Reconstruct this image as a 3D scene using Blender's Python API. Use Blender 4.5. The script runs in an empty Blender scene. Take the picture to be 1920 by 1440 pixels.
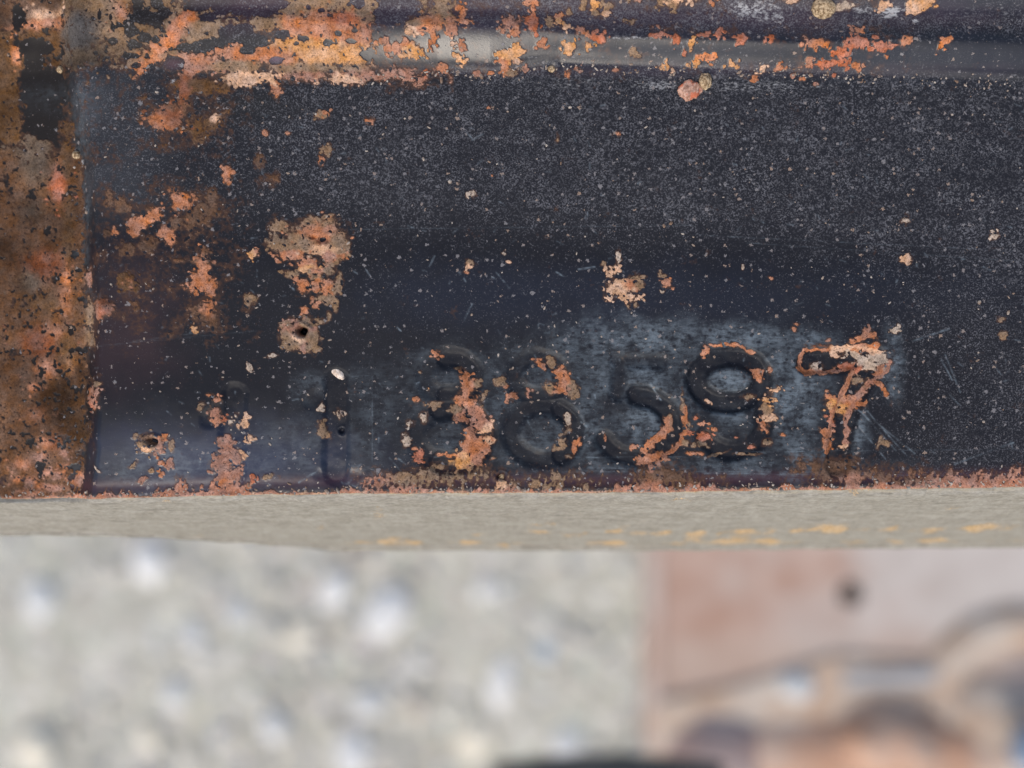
import bpy, math, random
import numpy as np
from mathutils import Vector, Matrix, noise as mnoise

random.seed(7)
scene = bpy.context.scene
C = scene.collection
R = math.radians
MM = 0.001
PX = 0.05 * MM                      # one photo pixel on the plate is 0.05 mm

# ---------------------------------------------------------------- camera
CAM_H = 0.100
cam_d = bpy.data.cameras.new("camera")
cam = bpy.data.objects.new("camera", cam_d)
C.objects.link(cam)
cam.location = (0, 0, CAM_H)
cam.rotation_euler = (0, 0, 0)      # straight down
cam_d.sensor_width = 36.0
cam_d.lens = 36.0 / 0.96            # 96 mm of plate across at 100 mm
cam_d.clip_start = 0.005
cam_d.clip_end = 200.0
cam_d.dof.use_dof = True
cam_d.dof.focus_distance = CAM_H
cam_d.dof.aperture_fstop = (cam_d.lens * MM) / 0.0033     # 3.3 mm pupil, a phone lens
scene.camera = cam

# ---------------------------------------------------------------- sky, sun, exposure
SUN_EL, SUN_AZ = R(49), R(203)      # azimuth clockwise from +Y: from the lower left
world = bpy.data.worlds.new("World")
scene.world = world
world.use_nodes = True
wn = world.node_tree
bg = wn.nodes["Background"]
sky = wn.nodes.new("ShaderNodeTexSky")
sky.sky_type = 'NISHITA'
sky.sun_disc = False
sky.sun_elevation = SUN_EL
sky.sun_rotation = SUN_AZ
sky.air_density = 1.0
sky.dust_density = 3.0
sky.ozone_density = 1.0
wn.links.new(sky.outputs[0], bg.inputs[0])
bg.inputs[1].default_value = 0.125
sun_d = bpy.data.lights.new("sun", 'SUN')
sun_d.energy = 1.15
sun_d.angle = R(32)
sun_d.color = (1.0, 0.93, 0.82)
sun = bpy.data.objects.new("sun", sun_d)
C.objects.link(sun)
sd = Vector((math.sin(SUN_AZ) * math.cos(SUN_EL), math.cos(SUN_AZ) * math.cos(SUN_EL), math.sin(SUN_EL)))
sun.rotation_euler = sd.to_track_quat('Z', 'Y').to_euler()
sun.location = sd * 3
scene.view_settings.view_transform = 'Standard'
scene.view_settings.look = 'None'
scene.view_settings.exposure = 0.40
scene.view_settings.gamma = 1.0

# ================================================================ helpers
def tag(o, label=None, cat=None, group=None, kind=None):
    if label: o['label'] = label
    if cat: o['category'] = cat
    if group: o['group'] = group
    if kind: o['kind'] = kind
    return o

def empty(name, loc=(0, 0, 0)):
    o = bpy.data.objects.new(name, None)
    o.empty_display_size = 0.01
    C.objects.link(o)
    o.location = loc
    return o

def link_mesh(name, me, mat, parent=None, loc=(0, 0, 0)):
    o = bpy.data.objects.new(name, me)
    C.objects.link(o)
    if mat: me.materials.append(mat)
    if parent: o.parent = parent
    o.location = loc
    return o

class NT:
    """small node-tree writer"""
    def __init__(self, name):
        self.m = bpy.data.materials.new(name)
        self.m.use_nodes = True
        self.t = self.m.node_tree
        self.b = self.t.nodes["Principled BSDF"]
    def n(self, typ, **kw):
        x = self.t.nodes.new(typ)
        for k, v in kw.items(): setattr(x, k, v)
        return x
    def l(self, a, b): self.t.links.new(a, b)
    def inp(self, sock, v):
        if hasattr(v, 'links') or isinstance(v, bpy.types.NodeSocket): self.l(v, sock)
        else: sock.default_value = v
    def math(self, op, a, b=None, c=None, clamp=False):
        x = self.n("ShaderNodeMath", operation=op, use_clamp=clamp)
        self.inp(x.inputs[0], a)
        if b is not None: self.inp(x.inputs[1], b)
        if c is not None: self.inp(x.inputs[2], c)
        return x.outputs[0]
    def ramp(self, v, lo, hi, a=0.0, b=1.0, smooth=True):
        x = self.n("ShaderNodeMapRange", interpolation_type='SMOOTHSTEP' if smooth else 'LINEAR')
        self.inp(x.inputs[0], v); self.inp(x.inputs[1], lo); self.inp(x.inputs[2], hi)
        self.inp(x.inputs[3], a); self.inp(x.inputs[4], b)
        return x.outputs[0]
    def mix(self, f, a, b, mode='MIX'):
        x = self.n("ShaderNodeMix", data_type='RGBA', blend_type=mode)
        self.inp(x.inputs[0], f)
        for s, v in ((x.inputs[6], a), (x.inputs[7], b)):
            if isinstance(v, bpy.types.NodeSocket): self.l(v, s)
            else: s.default_value = (*v, 1) if len(v) == 3 else v
        return x.outputs[2]
    def coords(self, scale=(1, 1, 1), rot=(0, 0, 0)):
        tc = self.n("ShaderNodeTexCoord")
        mp = self.n("ShaderNodeMapping")
        mp.inputs['Scale'].default_value = scale
        mp.inputs['Rotation'].default_value = rot
        self.l(tc.outputs['Object'], mp.inputs[0])
        return mp.outputs[0]
    def noise(self, vec, scale, detail=3.0, rough=0.55, dist=0.0, out='Fac'):
        x = self.n("ShaderNodeTexNoise")
        self.l(vec, x.inputs['Vector'])
        x.inputs['Scale'].default_value = scale
        x.inputs['Detail'].default_value = detail
        x.inputs['Roughness'].default_value = rough
        x.inputs['Distortion'].default_value = dist
        return x.outputs[out]
    def voro(self, vec, scale, feature='F1', rnd=1.0):
        x = self.n("ShaderNodeTexVoronoi", feature=feature)
        self.l(vec, x.inputs['Vector'])
        x.inputs['Scale'].default_value = scale
        x.inputs['Randomness'].default_value = rnd
        return x
    def bump(self, h, dist, strength=1.0, normal=None):
        x = self.n("ShaderNodeBump")
        x.inputs['Strength'].default_value = strength
        x.inputs['Distance'].default_value = dist
        self.l(h, x.inputs['Height'])
        if normal is not None: self.l(normal, x.inputs['Normal'])
        return x.outputs[0]
    def attr(self, name):
        x = self.n("ShaderNodeAttribute", attribute_name=name, attribute_type='GEOMETRY')
        return x
    def sep(self, col):
        x = self.n("ShaderNodeSeparateColor")
        self.l(col, x.inputs[0])
        return x.outputs

# ---------------------------------------------------------------- numpy gradient noise
_rng = np.random.RandomState(11)
_perm = _rng.permutation(1024)
_ang = _rng.rand(1024) * 2 * np.pi
_gx, _gy = np.cos(_ang), np.sin(_ang)
def perlin(x, y, seed=0):
    xi = np.floor(x).astype(np.int64); yi = np.floor(y).astype(np.int64)
    xf = x - xi; yf = y - yi
    u = xf * xf * xf * (xf * (xf * 6 - 15) + 10); v = yf * yf * yf * (yf * (yf * 6 - 15) + 10)
    def g(ix, iy, dx, dy):
        h = _perm[(_perm[(ix + seed * 37) & 1023] + iy + seed * 101) & 1023]
        return _gx[h] * dx + _gy[h] * dy
    a = g(xi, yi, xf, yf); b = g(xi + 1, yi, xf - 1, yf)
    c = g(xi, yi + 1, xf, yf - 1); d = g(xi + 1, yi + 1, xf - 1, yf - 1)
    return ((a + u * (b - a)) + v * ((c + u * (d - c)) - (a + u * (b - a)))) * 1.5
def fbm(x, y, waves, seed=0, gain=0.62):
    s = 0; amp = 1.0; tot = 0
    for k, w in enumerate(waves):
        s = s + amp * perlin(x / w, y / w, seed + k * 3); tot += amp * amp; amp *= gain
    return s / math.sqrt(tot)
def sstep(x, a, b):
    t = np.clip((x - a) / (b - a), 0, 1)
    return t * t * (3 - 2 * t)
def seg_dist(X, Y, pts):
    d = np.full(X.shape, 1e9)
    for (x0, y0), (x1, y1) in zip(pts[:-1], pts[1:]):
        dx, dy = x1 - x0, y1 - y0
        L = dx * dx + dy * dy + 1e-9
        t = np.clip(((X - x0) * dx + (Y - y0) * dy) / L, 0, 1)
        d = np.minimum(d, np.hypot(X - x0 - t * dx, Y - y0 - t * dy))
    return d
def arc(cx, cy, rx, ry, a0, a1, n=28):
    return [(cx + rx * math.cos(R(a0 + (a1 - a0) * k / n)), cy + ry * math.sin(R(a0 + (a1 - a0) * k / n))) for k in range(n + 1)]

# ================================================================ the stamped plate: one height field
# plate coordinates (u right, v down) in 0.05 mm steps, origin at the plate's corner mark
ua = np.concatenate([np.arange(-1400, -50, 18), np.arange(-50, 1972, 2), np.arange(1972, 3330, 18)]).astype(float)
va = np.concatenate([np.arange(-1500, -40, 18), np.arange(-40, 932, 2), np.array([932.0])])
NLIP = 64
NU, NV = len(ua), len(va)
U, V0 = np.meshgrid(ua, va)
edge_shift = np.interp(ua, [-1400, 0, 300, 600, 1200, 1920, 3300], [12, 9, -1, -7, -10, -20, -30])
edge_shift = edge_shift + 1.5 * perlin(ua / 60, ua * 0 + 3.3, 5) + 0.8 * perlin(ua / 17, ua * 0 + 8.1, 6)
V = V0 + edge_shift[None, :] * sstep(V0, 500, 932)
v_edge = 932 + edge_shift

# ---- height in mm
H = np.zeros_like(U)
yb = np.interp(ua, [-1400, 0, 250, 330, 500, 700, 820, 920, 1050, 1180, 1320, 1600, 1920, 3300],
               [120, 120, 120, 138, 158, 146, 132, 140, 118, 124, 128, 140, 154, 165])[None, :]
yc = np.interp(ua, [-1400, 0, 300, 500, 700, 900, 1000, 1100, 1300, 1500, 1700, 1920, 3300],
               [40, 40, 48, 45, 55, 58, 62, 74, 80, 88, 80, 88, 92])[None, :]
t = np.clip((yb - V) / (yb - yc), 0, 1)
ridge = 1.55 * (t * t * (3 - 2 * t) * 0.6 + t * 0.4)
ridge = ridge - 0.55 * sstep(V, yc + 6, yc - 40) + 1.7 * sstep(V, 30, -30)
ridge_w = 0.45 + 0.55 * sstep(U, 180, 420)
H += ridge * ridge_w
H += 0.10 * np.exp(-((V - (yb - 12)) / 7) ** 2) * sstep(U, 640, 740) * (0.6 + 0.4 * np.sin(U / 70))       # thin lip along the bead
# the left flange lies lower, behind a rolled shoulder
xb = np.interp(V, [-1500, 0, 160, 300, 480, 620, 760, 860, 935], [110, 104, 112, 138, 146, 152, 150, 146, 135]) + 3 * perlin(V / 30, V * 0 + .5, 9)
fl = sstep(U, xb + 44, xb - 14)
fl_top = .35 + .65 * sstep(V, -500, 160)
H -= (2.3 * fl + 0.9 * sstep(U, xb, -40)) * fl_top
H += 0.45 * np.exp(-(((U - 70) / 60) ** 2 + ((V - 20) / 30) ** 2)) + 0.16 * fbm(U, V, [120, 60, 30], 21) * (1 - sstep(V, 110, 150)) * (1 - sstep(U, 300, 420)) * sstep(V, -300, 0)
# gentle unevenness of old sheet
H += 0.10 * fbm(U, V, [420, 210], 31) * sstep(V, -300, 0) + 0.022 * fbm(U, V, [90, 45], 33)
H += 0.16 * np.exp(-(((U - 300) / 190) ** 2 + ((V - 800) / 70) ** 2))            # swelling at the lower left
H -= 0.10 * sstep(V - 0.03 * (U - 960), 520, 440)
H += 0.012 * np.exp(-((V - (v_edge[None, :] - 34)) / 12) ** 2)
H -= 0.03 * np.exp(-((V - (v_edge[None, :] - 20)) / 7) ** 2)

# ---- stamped digits: strokes pressed in
def ring(cx, cy, rx, ry): return arc(cx, cy, rx, ry, 0, 360, 40)
DIG = [
  # (label, [(polyline, halfwidth, depth)], ...)
  ("shallow first 1, half eaten by rust", [([(440, 742), (434, 908)], 24, .26), ([(428, 756), (392, 786)], 16, .16)]),
  ("faint second 1 with a bare metal chip above it", [([(630, 716), (630, 886)], 24, .30), ([(622, 730), (582, 752)], 14, .10), ([(600, 890), (672, 890)], 10, .10)]),
  ("faint 8 with thick orange rust down its right side", [(arc(842, 708, 46, 36, -100, 100), 19, .36), (arc(842, 708, 46, 36, 100, 260), 17, .15),
        (arc(844, 818, 64, 52, -110, 110), 20, .42), (arc(844, 818, 64, 52, 110, 250), 18, .20)]),
  ("thin outlined 8 with a little rust at upper right", [(ring(1008, 706, 46, 36), 16, .22), (ring(1018, 812, 60, 50), 17, .24), (arc(1018, 812, 60, 50, -60, 60), 18, .40)]),
  ("shallow 5 with a rust streak on its bowl", [([(1238, 678), (1160, 678)], 14, .17), ([(1162, 680), (1158, 738)], 14, .26), ([(1160, 736), (1200, 736)], 12, .10),
        (arc(1192, 800, 68, 58, -88, 40), 20, .44), (arc(1192, 800, 68, 58, 40, 155), 17, .28)]),
  ("deep dark 9 with rubbed centre and painted sheen", [(ring(1368, 712, 62, 44), 19, .52), ([(1430, 712), (1434, 790)], 18, .40), (arc(1374, 788, 60, 58, 0, 150), 18, .40)]),
  ("deepest 7 outlined in orange rust", [([(1516, 680), (1636, 672)], 22, .62), ([(1634, 674), (1598, 745), (1580, 800), (1572, 870)], 23, .60)]),
]
digit_id = np.full(U.shape, -1, int)
DIGF = np.zeros_like(U)
for k, (lab, strokes) in enumerate(DIG):
    for pts, hw, dep in strokes:
        xs = [p[0] for p in pts]; ys = [p[1] for p in pts]
        i0, i1 = np.searchsorted(ua, [min(xs) - 60, max(xs) + 60]); j0, j1 = np.searchsorted(va, [min(ys) - 70, max(ys) + 80])
        s = (slice(j0, j1), slice(i0, i1))
        d = seg_dist(U[s], V[s], pts) + 2.4 * fbm(U[s], V[s], [44, 20, 9], 41, .7)
        g = dep * (1 - sstep(d, hw - 9, hw + 6)) * (1 + 0.12 * fbm(U[s], V[s], [30, 14], 43))
        DIGF[s] = np.maximum(DIGF[s], g)
        ids = digit_id[s]; ids[d < hw + 2] = k
        H[s] += 0.022 * np.exp(-((d - hw - 16) / 14) ** 2) * (dep / .4)     # metal pushed up beside the stroke
H -= DIGF * 0.95

# ---- pits, craters
PITS = [(565, 621, 12, 10, 1.9), (285, 828, 13, 8, .9), (604, 448, 16, 9, .30), (586, 445, 7, 4, .3), (940, 894, 9, 8, .5), (1034, 128, 9, 9, .22), (640, 808, 6, 6, .3)]
for (x, y, rx, ry, dep) in PITS:
    d = np.hypot((U - x) / rx, (V - y) / ry) + 0.18 * perlin(U / 9, V / 9, 51)
    H -= dep * (1 - sstep(d, 0.35, 1.15))
    H += 0.12 * dep * np.exp(-((d - 1.5) / .35) ** 2)
BUMPS = [(191, 578, 13, 14, .22), (168, 745, 20, 22, .30), (655, 808, 0, 0, 0), (620, 442, 38, 26, .12), (560, 455, 40, 22, .07), (432, 865, 20, 34, .12)]
for (x, y, rx, ry, h) in BUMPS:
    if h: H += h * np.exp(-(((U - x) / rx) ** 2 + ((V - y) / ry) ** 2))

# ================================================================ rust, paint and dust fields (stains with shapes of their own, plus painted sky sheen)
O = (.43, .155, .062); BO = (.55, .17, .04); YO = (.56, .26, .085); PK = (.36, .165, .105); PE = (.60, .345, .20)
BR = (.125, .066, .038); OL = (.115, .055, .020); GB = (.105, .075, .052); DR = (.22, .068, .026); TAN = (.25, .155, .088); RD = (.42, .120, .048); GY = (.085, .078, .075)
LT = (.45, .34, .25); FB = (.125, .056, .023)
# ragged coordinates: every stain outline is broken up by these
wx = 5.0 * fbm(U, V, [22, 10], 301, .8) + 2.2 * fbm(U, V, [5.5], 303); wy = 5.0 * fbm(U, V, [22, 10], 305, .8) + 2.2 * fbm(U, V, [5.5], 307)
Uw, Vw = U + wx, V + wy
F = np.full(U.shape, -0.95)
CW = np.full(U.shape, math.exp(-6 * .95) * 1.0)
mixn = fbm(U, V, [40, 18], 61)
CC = (np.array(TAN)[None, None, :] * (0.5 - 0.5 * np.clip(mixn, -1, 1))[..., None] + np.array(O)[None, None, :] * (0.5 + 0.5 * np.clip(mixn, -1, 1))[..., None]) * CW[..., None]
def window(x0, x1, y0, y1):
    i0, i1 = np.searchsorted(ua, [x0, x1]); j0, j1 = np.searchsorted(va, [y0 - 25, y1 + 25])
    return (slice(max(j0, 0), j1), slice(max(i0, 0), i1))
def put(s, f, col):
    F[s] = np.maximum(F[s], f)
    w = np.exp(6 * np.clip(f, -1, 1.6))
    CW[s] += w; CC[s] += w[..., None] * np.array(col)
def blob(x, y, rx, ry, s=1.0, col=O, rot=0.0):
    """s: how solid; 0.5 is flecked, 1.2 is solid"""
    m = max(rx, ry) * 2.3
    sl = window(x - m, x + m, y - m, y + m)
    c, q = math.cos(R(rot)), math.sin(R(rot))
    q_ = min(1.0, .25 + min(rx, ry) / 10.0)
    dx, dy = U[sl] + q_ * wx[sl] - x, V[sl] + q_ * wy[sl] - y
    d = np.hypot((dx * c + dy * q) / rx, (-dx * q + dy * c) / ry)
    put(sl, np.clip(s * (1.05 - d), -1, None), col)
    if s >= .8 and min(rx, ry) >= 5 and rx < 60:         # crumbs round the edge
        for k in range(int(2 + max(rx, ry) / 5)):
            a = random.uniform(0, 6.283); e = random.uniform(1.15, 1.7); r = random.uniform(1.6, 3.6)
            ex, ey = rx * math.cos(a) * e, ry * math.sin(a) * e
            crumbs.append((x + ex * c - ey * q, y + ex * q + ey * c, r * random.uniform(.8, 1.6), r, random.uniform(.8, 1.1), col))
crumbs = []
def line(pts, w, s=1.0, col=O):
    xs = [p[0] for p in pts]; ys = [p[1] for p in pts]; m = w * 2.5 + 4
    sl = window(min(xs) - m, max(xs) + m, min(ys) - m, max(ys) + m)
    put(sl, np.clip(s * (1.05 - seg_dist(U[sl] + .6 * wx[sl], V[sl] + .6 * wy[sl], pts) / (w * (1 + .5 * perlin(U[sl] / 14, V[sl] / 14, 17)))), -1, None), col)
def base(x0, x1, y0, y1, lvl, col, soft=20):
    sl = window(x0 - 3 * soft, x1 + 3 * soft, y0 - 3 * soft, y1 + 3 * soft)
    w = sstep(U[sl], x0 - soft, x0 + soft) * (1 - sstep(U[sl], x1 - soft, x1 + soft)) * sstep(V[sl], y0 - soft, y0 + soft) * (1 - sstep(V[sl], y1 - soft, y1 + soft))
    put(sl, -1.0 + (lvl + 1.0) * w, col)

# left flange film
flm = fl * sstep(V, 225, 300)
put((slice(None), slice(None)), -1 + 1.42 * sstep(U, xb + 24, xb - 20) * sstep(V, 225, 300), FB)
for a in [(40, 300, 50, 60, 1.0, GB), (88, 335, 22, 45, 1.2, RD), (105, 300, 16, 50, 1.0, OL), (108, 420, 18, 110, 1.2, OL), (35, 385, 45, 45, .75, (.045, .036, .028)), (75, 400, 25, 38, .30, (.03, .024, .02)),
          (20, 450, 40, 30, 1.0, BR), (60, 490, 60, 40, 1.2, DR), (104, 515, 14, 20, 1.2, BO), (30, 520, 40, 40, 1.0, GB), (70, 565, 70, 30, 1.1, OL), (50, 640, 50, 40, 1.2, DR),
          (105, 650, 30, 60, 1.0, OL), (20, 700, 25, 40, .8, BR), (65, 690, 35, 25, 1.0, O), (40, 725, 18, 14, 1.1, BO), (12, 750, 30, 40, .3, (.04, .033, .028)), (95, 740, 45, 45, .62, OL),
          (110, 780, 35, 60, .65, OL), (60, 800, 40, 40, .62, BR), (80, 830, 30, 25, .7, DR), (40, 850, 50, 35, .55, BR), (60, 832, 18, 16, .9, O), (100, 560, 24, 40, 1.1, (.36, .125, .04)), (75, 620, 40, 22, 1.0, (.33, .12, .045)), (112, 690, 20, 26, 1.0, (.34, .14, .04)), (45, 780, 30, 24, .8, (.32, .12, .05)), (130, 800, 16, 40, .7, OL)]:
    blob(a[0], a[1], a[2], a[3], a[4], a[5])
# lower left corner flecks
for a in [(15, 875, 26, 16), (30, 905, 20, 10), (5, 905, 14, 8), (50, 862, 22, 14), (62, 890, 22, 9), (90, 895, 16, 10), (75, 920, 40, 8), (105, 878, 12, 10), (118, 905, 10, 6), (48, 918, 12, 6), (30, 930, 40, 6), (128, 898, 14, 6), (100, 852, 14, 9)]:
    blob(*a, .95, O if random.random() < .6 else PK)
base(-900, 130, -700, 330, -.12, OL, 30); base(90, 330, 90, 330, -.52, OL, 40)
# upper left corner film
base(100, 330, -700, 96, .34, (.17, .10, .05), 26); base(-900, 110, -700, 40, .5, BR, 20); base(5, 100, 30, 118, .45, OL, 14); base(-900, 12, 40, 260, .5, OL, 12)
for a in [(150, 62, 46, 46, 1.5, GY), (150, 100, 60, 22, 1.1, GB), (70, 18, 40, 14, 1.4, PE), (60, 35, 60, 14, 1.0, O), (80, 70, 30, 40, .8, OL), (215, 60, 30, 60, .8, TAN), (230, 30, 20, 30, .8, O),
          (210, 90, 50, 14, .7, TAN), (290, 105, 60, 10, .9, TAN), (5, 85, 12, 22, 1.2, BO)]:
    blob(*a)
line([(262, 120), (300, 104), (330, 75), (362, 38)], 17, 1.4, BO); line([(330, 75), (362, 36)], 20, 1.1, RD); line([(250, 118), (330, 100)], 12, 1.2, TAN)
for a in [(370, 15, 60, 26, .8, TAN), (350, 60, 40, 30, 1.0, TAN), (400, 55, 30, 18, 1.1, TAN), (375, 70, 26, 16, 1.0, TAN), (318, 105, 30, 10, 1.0, O)]: blob(*a)
# the orange mass along the weld bead
for a in [(610, 60, 75, 34, 1.25, O), (600, 55, 22, 42, 1.5, BO), (640, 45, 40, 20, 1.3, RD), (560, 52, 30, 20, 1.1, BO), (500, 52, 45, 12, .9, TAN), (590, 92, 110, 20, 1.3, YO), (620, 108, 75, 14, 1.4, YO),
          (520, 105, 60, 18, 1.2, O), (440, 105, 40, 14, 1.2, O), (380, 115, 40, 13, 1.2, O), (360, 120, 50, 18, .9, PK), (430, 122, 70, 12, .9, TAN), (590, 128, 90, 10, .8, TAN),
          (610, 15, 95, 26, .85, TAN), (560, 25, 40, 24, .9, TAN), (690, 30, 26, 30, .7, TAN), (660, 80, 40, 16, 1.1, O), (690, 70, 14, 24, .9, PK), (465, 146, 46, 12, 1.7, PE), (500, 145, 14, 9, 1.2, PE), (646, 148, 38, 8, 1.4, PE), (600, 142, 60, 10, .5, PK),
          (700, 145, 50, 10, .55, PK), (760, 140, 40, 10, .3, PK)]:
    blob(*a)
# rust runs below the bead
for a in [(345, 165, 9, 26, .9, DR), (318, 218, 30, 24, 1.05, DR), (310, 225, 30, 20, .9, O), (320, 205, 20, 14, .7, BR), (380, 160, 40, 14, .45, OL), (350, 225, 40, 20, .2, OL),
          (403, 221, 9, 6, 1.0, PE), (517, 172, 7, 12, .8, O), (598, 215, 8, 7, 1, TAN), (608, 212, 8, 5, .9, O), (612, 280, 9, 9, .9, TAN), (603, 302, 6, 8, .7, O), (425, 328, 8, 14, .9, O), (484, 305, 7, 11, .6, BR), (500, 336, 12, 6, .3, BR),
          (540, 250, 6, 4, .8, O), (495, 248, 6, 4, .6, O), (692, 226, 6, 6, .6, O)]:
    blob(*a)
# flecks along the bead's right half
for a in [(735, 94, 16, 9, 1.0, O), (722, 84, 10, 5, .9, O), (778, 98, 17, 13, 1.3, YO), (764, 90, 8, 5, 1, O), (773, 64, 10, 8, 1, PE), (810, 50, 28, 17, 1.0, O), (800, 58, 20, 9, 1.2, BO), (826, 30, 20, 30, .75, TAN), (800, 20, 12, 26, .6, TAN), (790, 52, 28, 9, .8, TAN), (845, 45, 8, 6, .9, O),
          (867, 35, 7, 18, .9, O), (875, 50, 10, 8, 1.1, O), (848, 66, 10, 8, .9, PK), (815, 78, 6, 14, .9, O), (808, 88, 6, 8, .7, O), (850, 86, 8, 5, 1.1, PE), (866, 94, 6, 9, .9, O), (858, 108, 9, 5, 1.2, YO), (870, 118, 6, 5, 1, YO), (865, 124, 9, 3, .8, PE),
          (952, 106, 21, 9, 1.4, YO), (972, 96, 15, 8, 1.3, YO), (945, 118, 12, 5, 1, O), (970, 116, 12, 4, .9, PE), (945, 128, 5, 9, .9, O), (958, 137, 9, 5, .7, TAN), (922, 136, 6, 4, 1, O), (893, 138, 8, 4, .8, PK), (828, 128, 7, 6, .9, O), (802, 138, 5, 6, .8, RD),
          (955, 52, 14, 16, .8, PK), (965, 68, 10, 6, 1.1, O), (942, 65, 7, 8, .8, O), (997, 46, 13, 17, 1.2, RD), (1000, 26, 6, 10, .9, O), (1000, 10, 13, 8, .7, O), (1030, 50, 5, 11, .9, TAN), (1047, 48, 6, 9, 1.2, YO), (1062, 58, 8, 8, 1.2, PE), (1048, 34, 6, 7, .8, O),
          (1016, 90, 9, 8, 1.1, O), (1068, 94, 12, 12, 1.3, YO), (1085, 66, 9, 9, .8, PK), (1101, 74, 7, 8, 1, O), (1118, 79, 13, 9, 1.2, RD), (1102, 90, 9, 5, 1, YO), (988, 130, 5, 5, 1, PK), (1082, 127, 8, 5, .9, PK), (1153, 131, 5, 3, .8, PK), (1064, 138, 5, 7, .7, O)]:
    blob(*a)
for a in [(1190, 102, 9, 6, 1, TAN), (1246, 124, 9, 7, 1.2, YO), (1260, 132, 5, 4, .9, PE), (1265, 85, 9, 8, 1.1, RD), (1292, 88, 6, 7, 1.1, YO), (1280, 104, 6, 4, .8, RD), (1225, 76, 14, 5, .9, RD), (1228, 58, 6, 3, .9, PK), (1316, 75, 10, 5, .9, RD), (1340, 74, 10, 7, 1.1, RD), (1345, 62, 4, 4, .9, RD),
          (1310, 112, 10, 5, 1.2, BO), (1330, 112, 12, 6, 1.3, BO), (1300, 122, 6, 6, 1.1, YO), (1371, 121, 9, 6, 1.1, YO), (1387, 82, 12, 9, 1.1, RD), (1430, 130, 9, 5, 1.1, PE), (1435, 85, 8, 6, .9, RD), (1417, 144, 5, 5, .8, O), (1527, 90, 22, 8, 1.1, O), (1535, 92, 12, 6, 1.3, BO), (1604, 64, 8, 6, 1.1, O), (1590, 62, 5, 5, .9, PK),
          (1597, 90, 20, 11, 1.3, RD), (1575, 105, 18, 7, 1.2, RD), (1545, 122, 20, 6, 1.2, RD), (1578, 122, 11, 6, 1.2, RD), (1604, 124, 9, 7, 1, O), (1515, 117, 7, 6, 1.1, O), (1460, 126, 8, 7, 1.1, O), (1638, 92, 9, 5, 1.1, RD), (1665, 95, 16, 5, 1.1, RD), (1685, 85, 9, 6, 1.1, O), (1650, 100, 9, 4, 1, RD), (1630, 79, 6, 3, 1, RD), (1659, 110, 5, 4, 1, O),
          (1757, 92, 7, 12, 1.2, BO, 40), (1503, 149, 6, 4, .9, O), (1528, 158, 5, 4, .9, PK), (1566, 142, 5, 4, .8, RD), (1487, 141, 4, 4, .8, PK), (1720, 10, 22, 12, 1.2, YO), (1705, 24, 10, 8, 1.2, PE), (1648, 22, 10, 7, .9, PE), (1480, 6, 14, 5, .9, PE), (1275, 6, 24, 9, 1.1, PE), (1258, 20, 8, 9, .9, TAN), (1235, 14, 6, 8, .9, TAN),
          (1332, 8, 9, 5, .8, O), (1113, 14, 5, 9, .9, YO), (1092, 16, 6, 6, .8, TAN), (1133, 18, 8, 6, .6, TAN), (1175, 10, 8, 6, .7, TAN), (1190, 7, 6, 7, .9, PK), (1135, 32, 8, 4, .9, PE), (1115, 30, 6, 4, .8, TAN), (1182, 48, 7, 6, .8, TAN), (1068, 30, 5, 5, .7, TAN), (1575, 20, 16, 6, .6, LT), (1540, 3, 30, 4, .6, O), (1620, 3, 20, 3, .6, O)]:
    blob(*a)
base(700, 1720, 45, 150, -.62, PK, 14); base(700, 1400, -30, 45, -.5, TAN, 16); base(1400, 1750, -30, 20, -.5, LT, 12)
# middle left clusters
for a in [(262, 418, 20, 12, .75, O), (285, 405, 20, 10, .9, O, -25), (280, 412, 14, 8, 1, BO), (250, 432, 10, 10, .7, O), (340, 380, 22, 20, .85, O), (345, 375, 10, 12, 1.1, BO), (360, 405, 40, 16, .75, BR, -20), (395, 365, 8, 14, .7, BR), (380, 395, 24, 20, .6, BR), (310, 435, 14, 12, .7, O), (320, 448, 8, 12, .6, O),
          (238, 466, 12, 9, .8, BR), (280, 462, 16, 16, .7, BR), (240, 530, 17, 15, 1.0, OL), (243, 528, 8, 8, 1.0, O), (202, 437, 7, 7, .7, BR), (216, 435, 6, 6, .8, O), (225, 385, 26, 8, .2, BR, 15), (205, 362, 6, 5, .5, BR),
          (380, 500, 14, 26, .95, O), (375, 525, 20, 14, 1.0, O), (362, 537, 14, 10, .8, O), (392, 535, 12, 16, .8, O), (383, 478, 8, 12, .8, BR), (360, 488, 14, 6, .5, BR), (391, 580, 10, 16, .85, O), (388, 590, 20, 14, .3, BR), (363, 616, 7, 6, 1.2, YO), (191, 578, 16, 16, .8, PK), (191, 583, 9, 9, 1.2, RD), (193, 567, 14, 8, .6, DR),
          (168, 748, 18, 18, 1.0, PK), (166, 755, 10, 12, 1.2, RD), (160, 740, 8, 12, 1, O), (155, 520, 10, 20, .6, PK), (150, 600, 14, 40, .35, TAN), (180, 720, 8, 4, .8, TAN)]:
    blob(*a)
base(150, 480, 320, 650, -.40, BR, 60); base(160, 430, 560, 640, -.36, BR, 25); base(300, 480, 140, 260, -.42, OL, 40)
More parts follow.
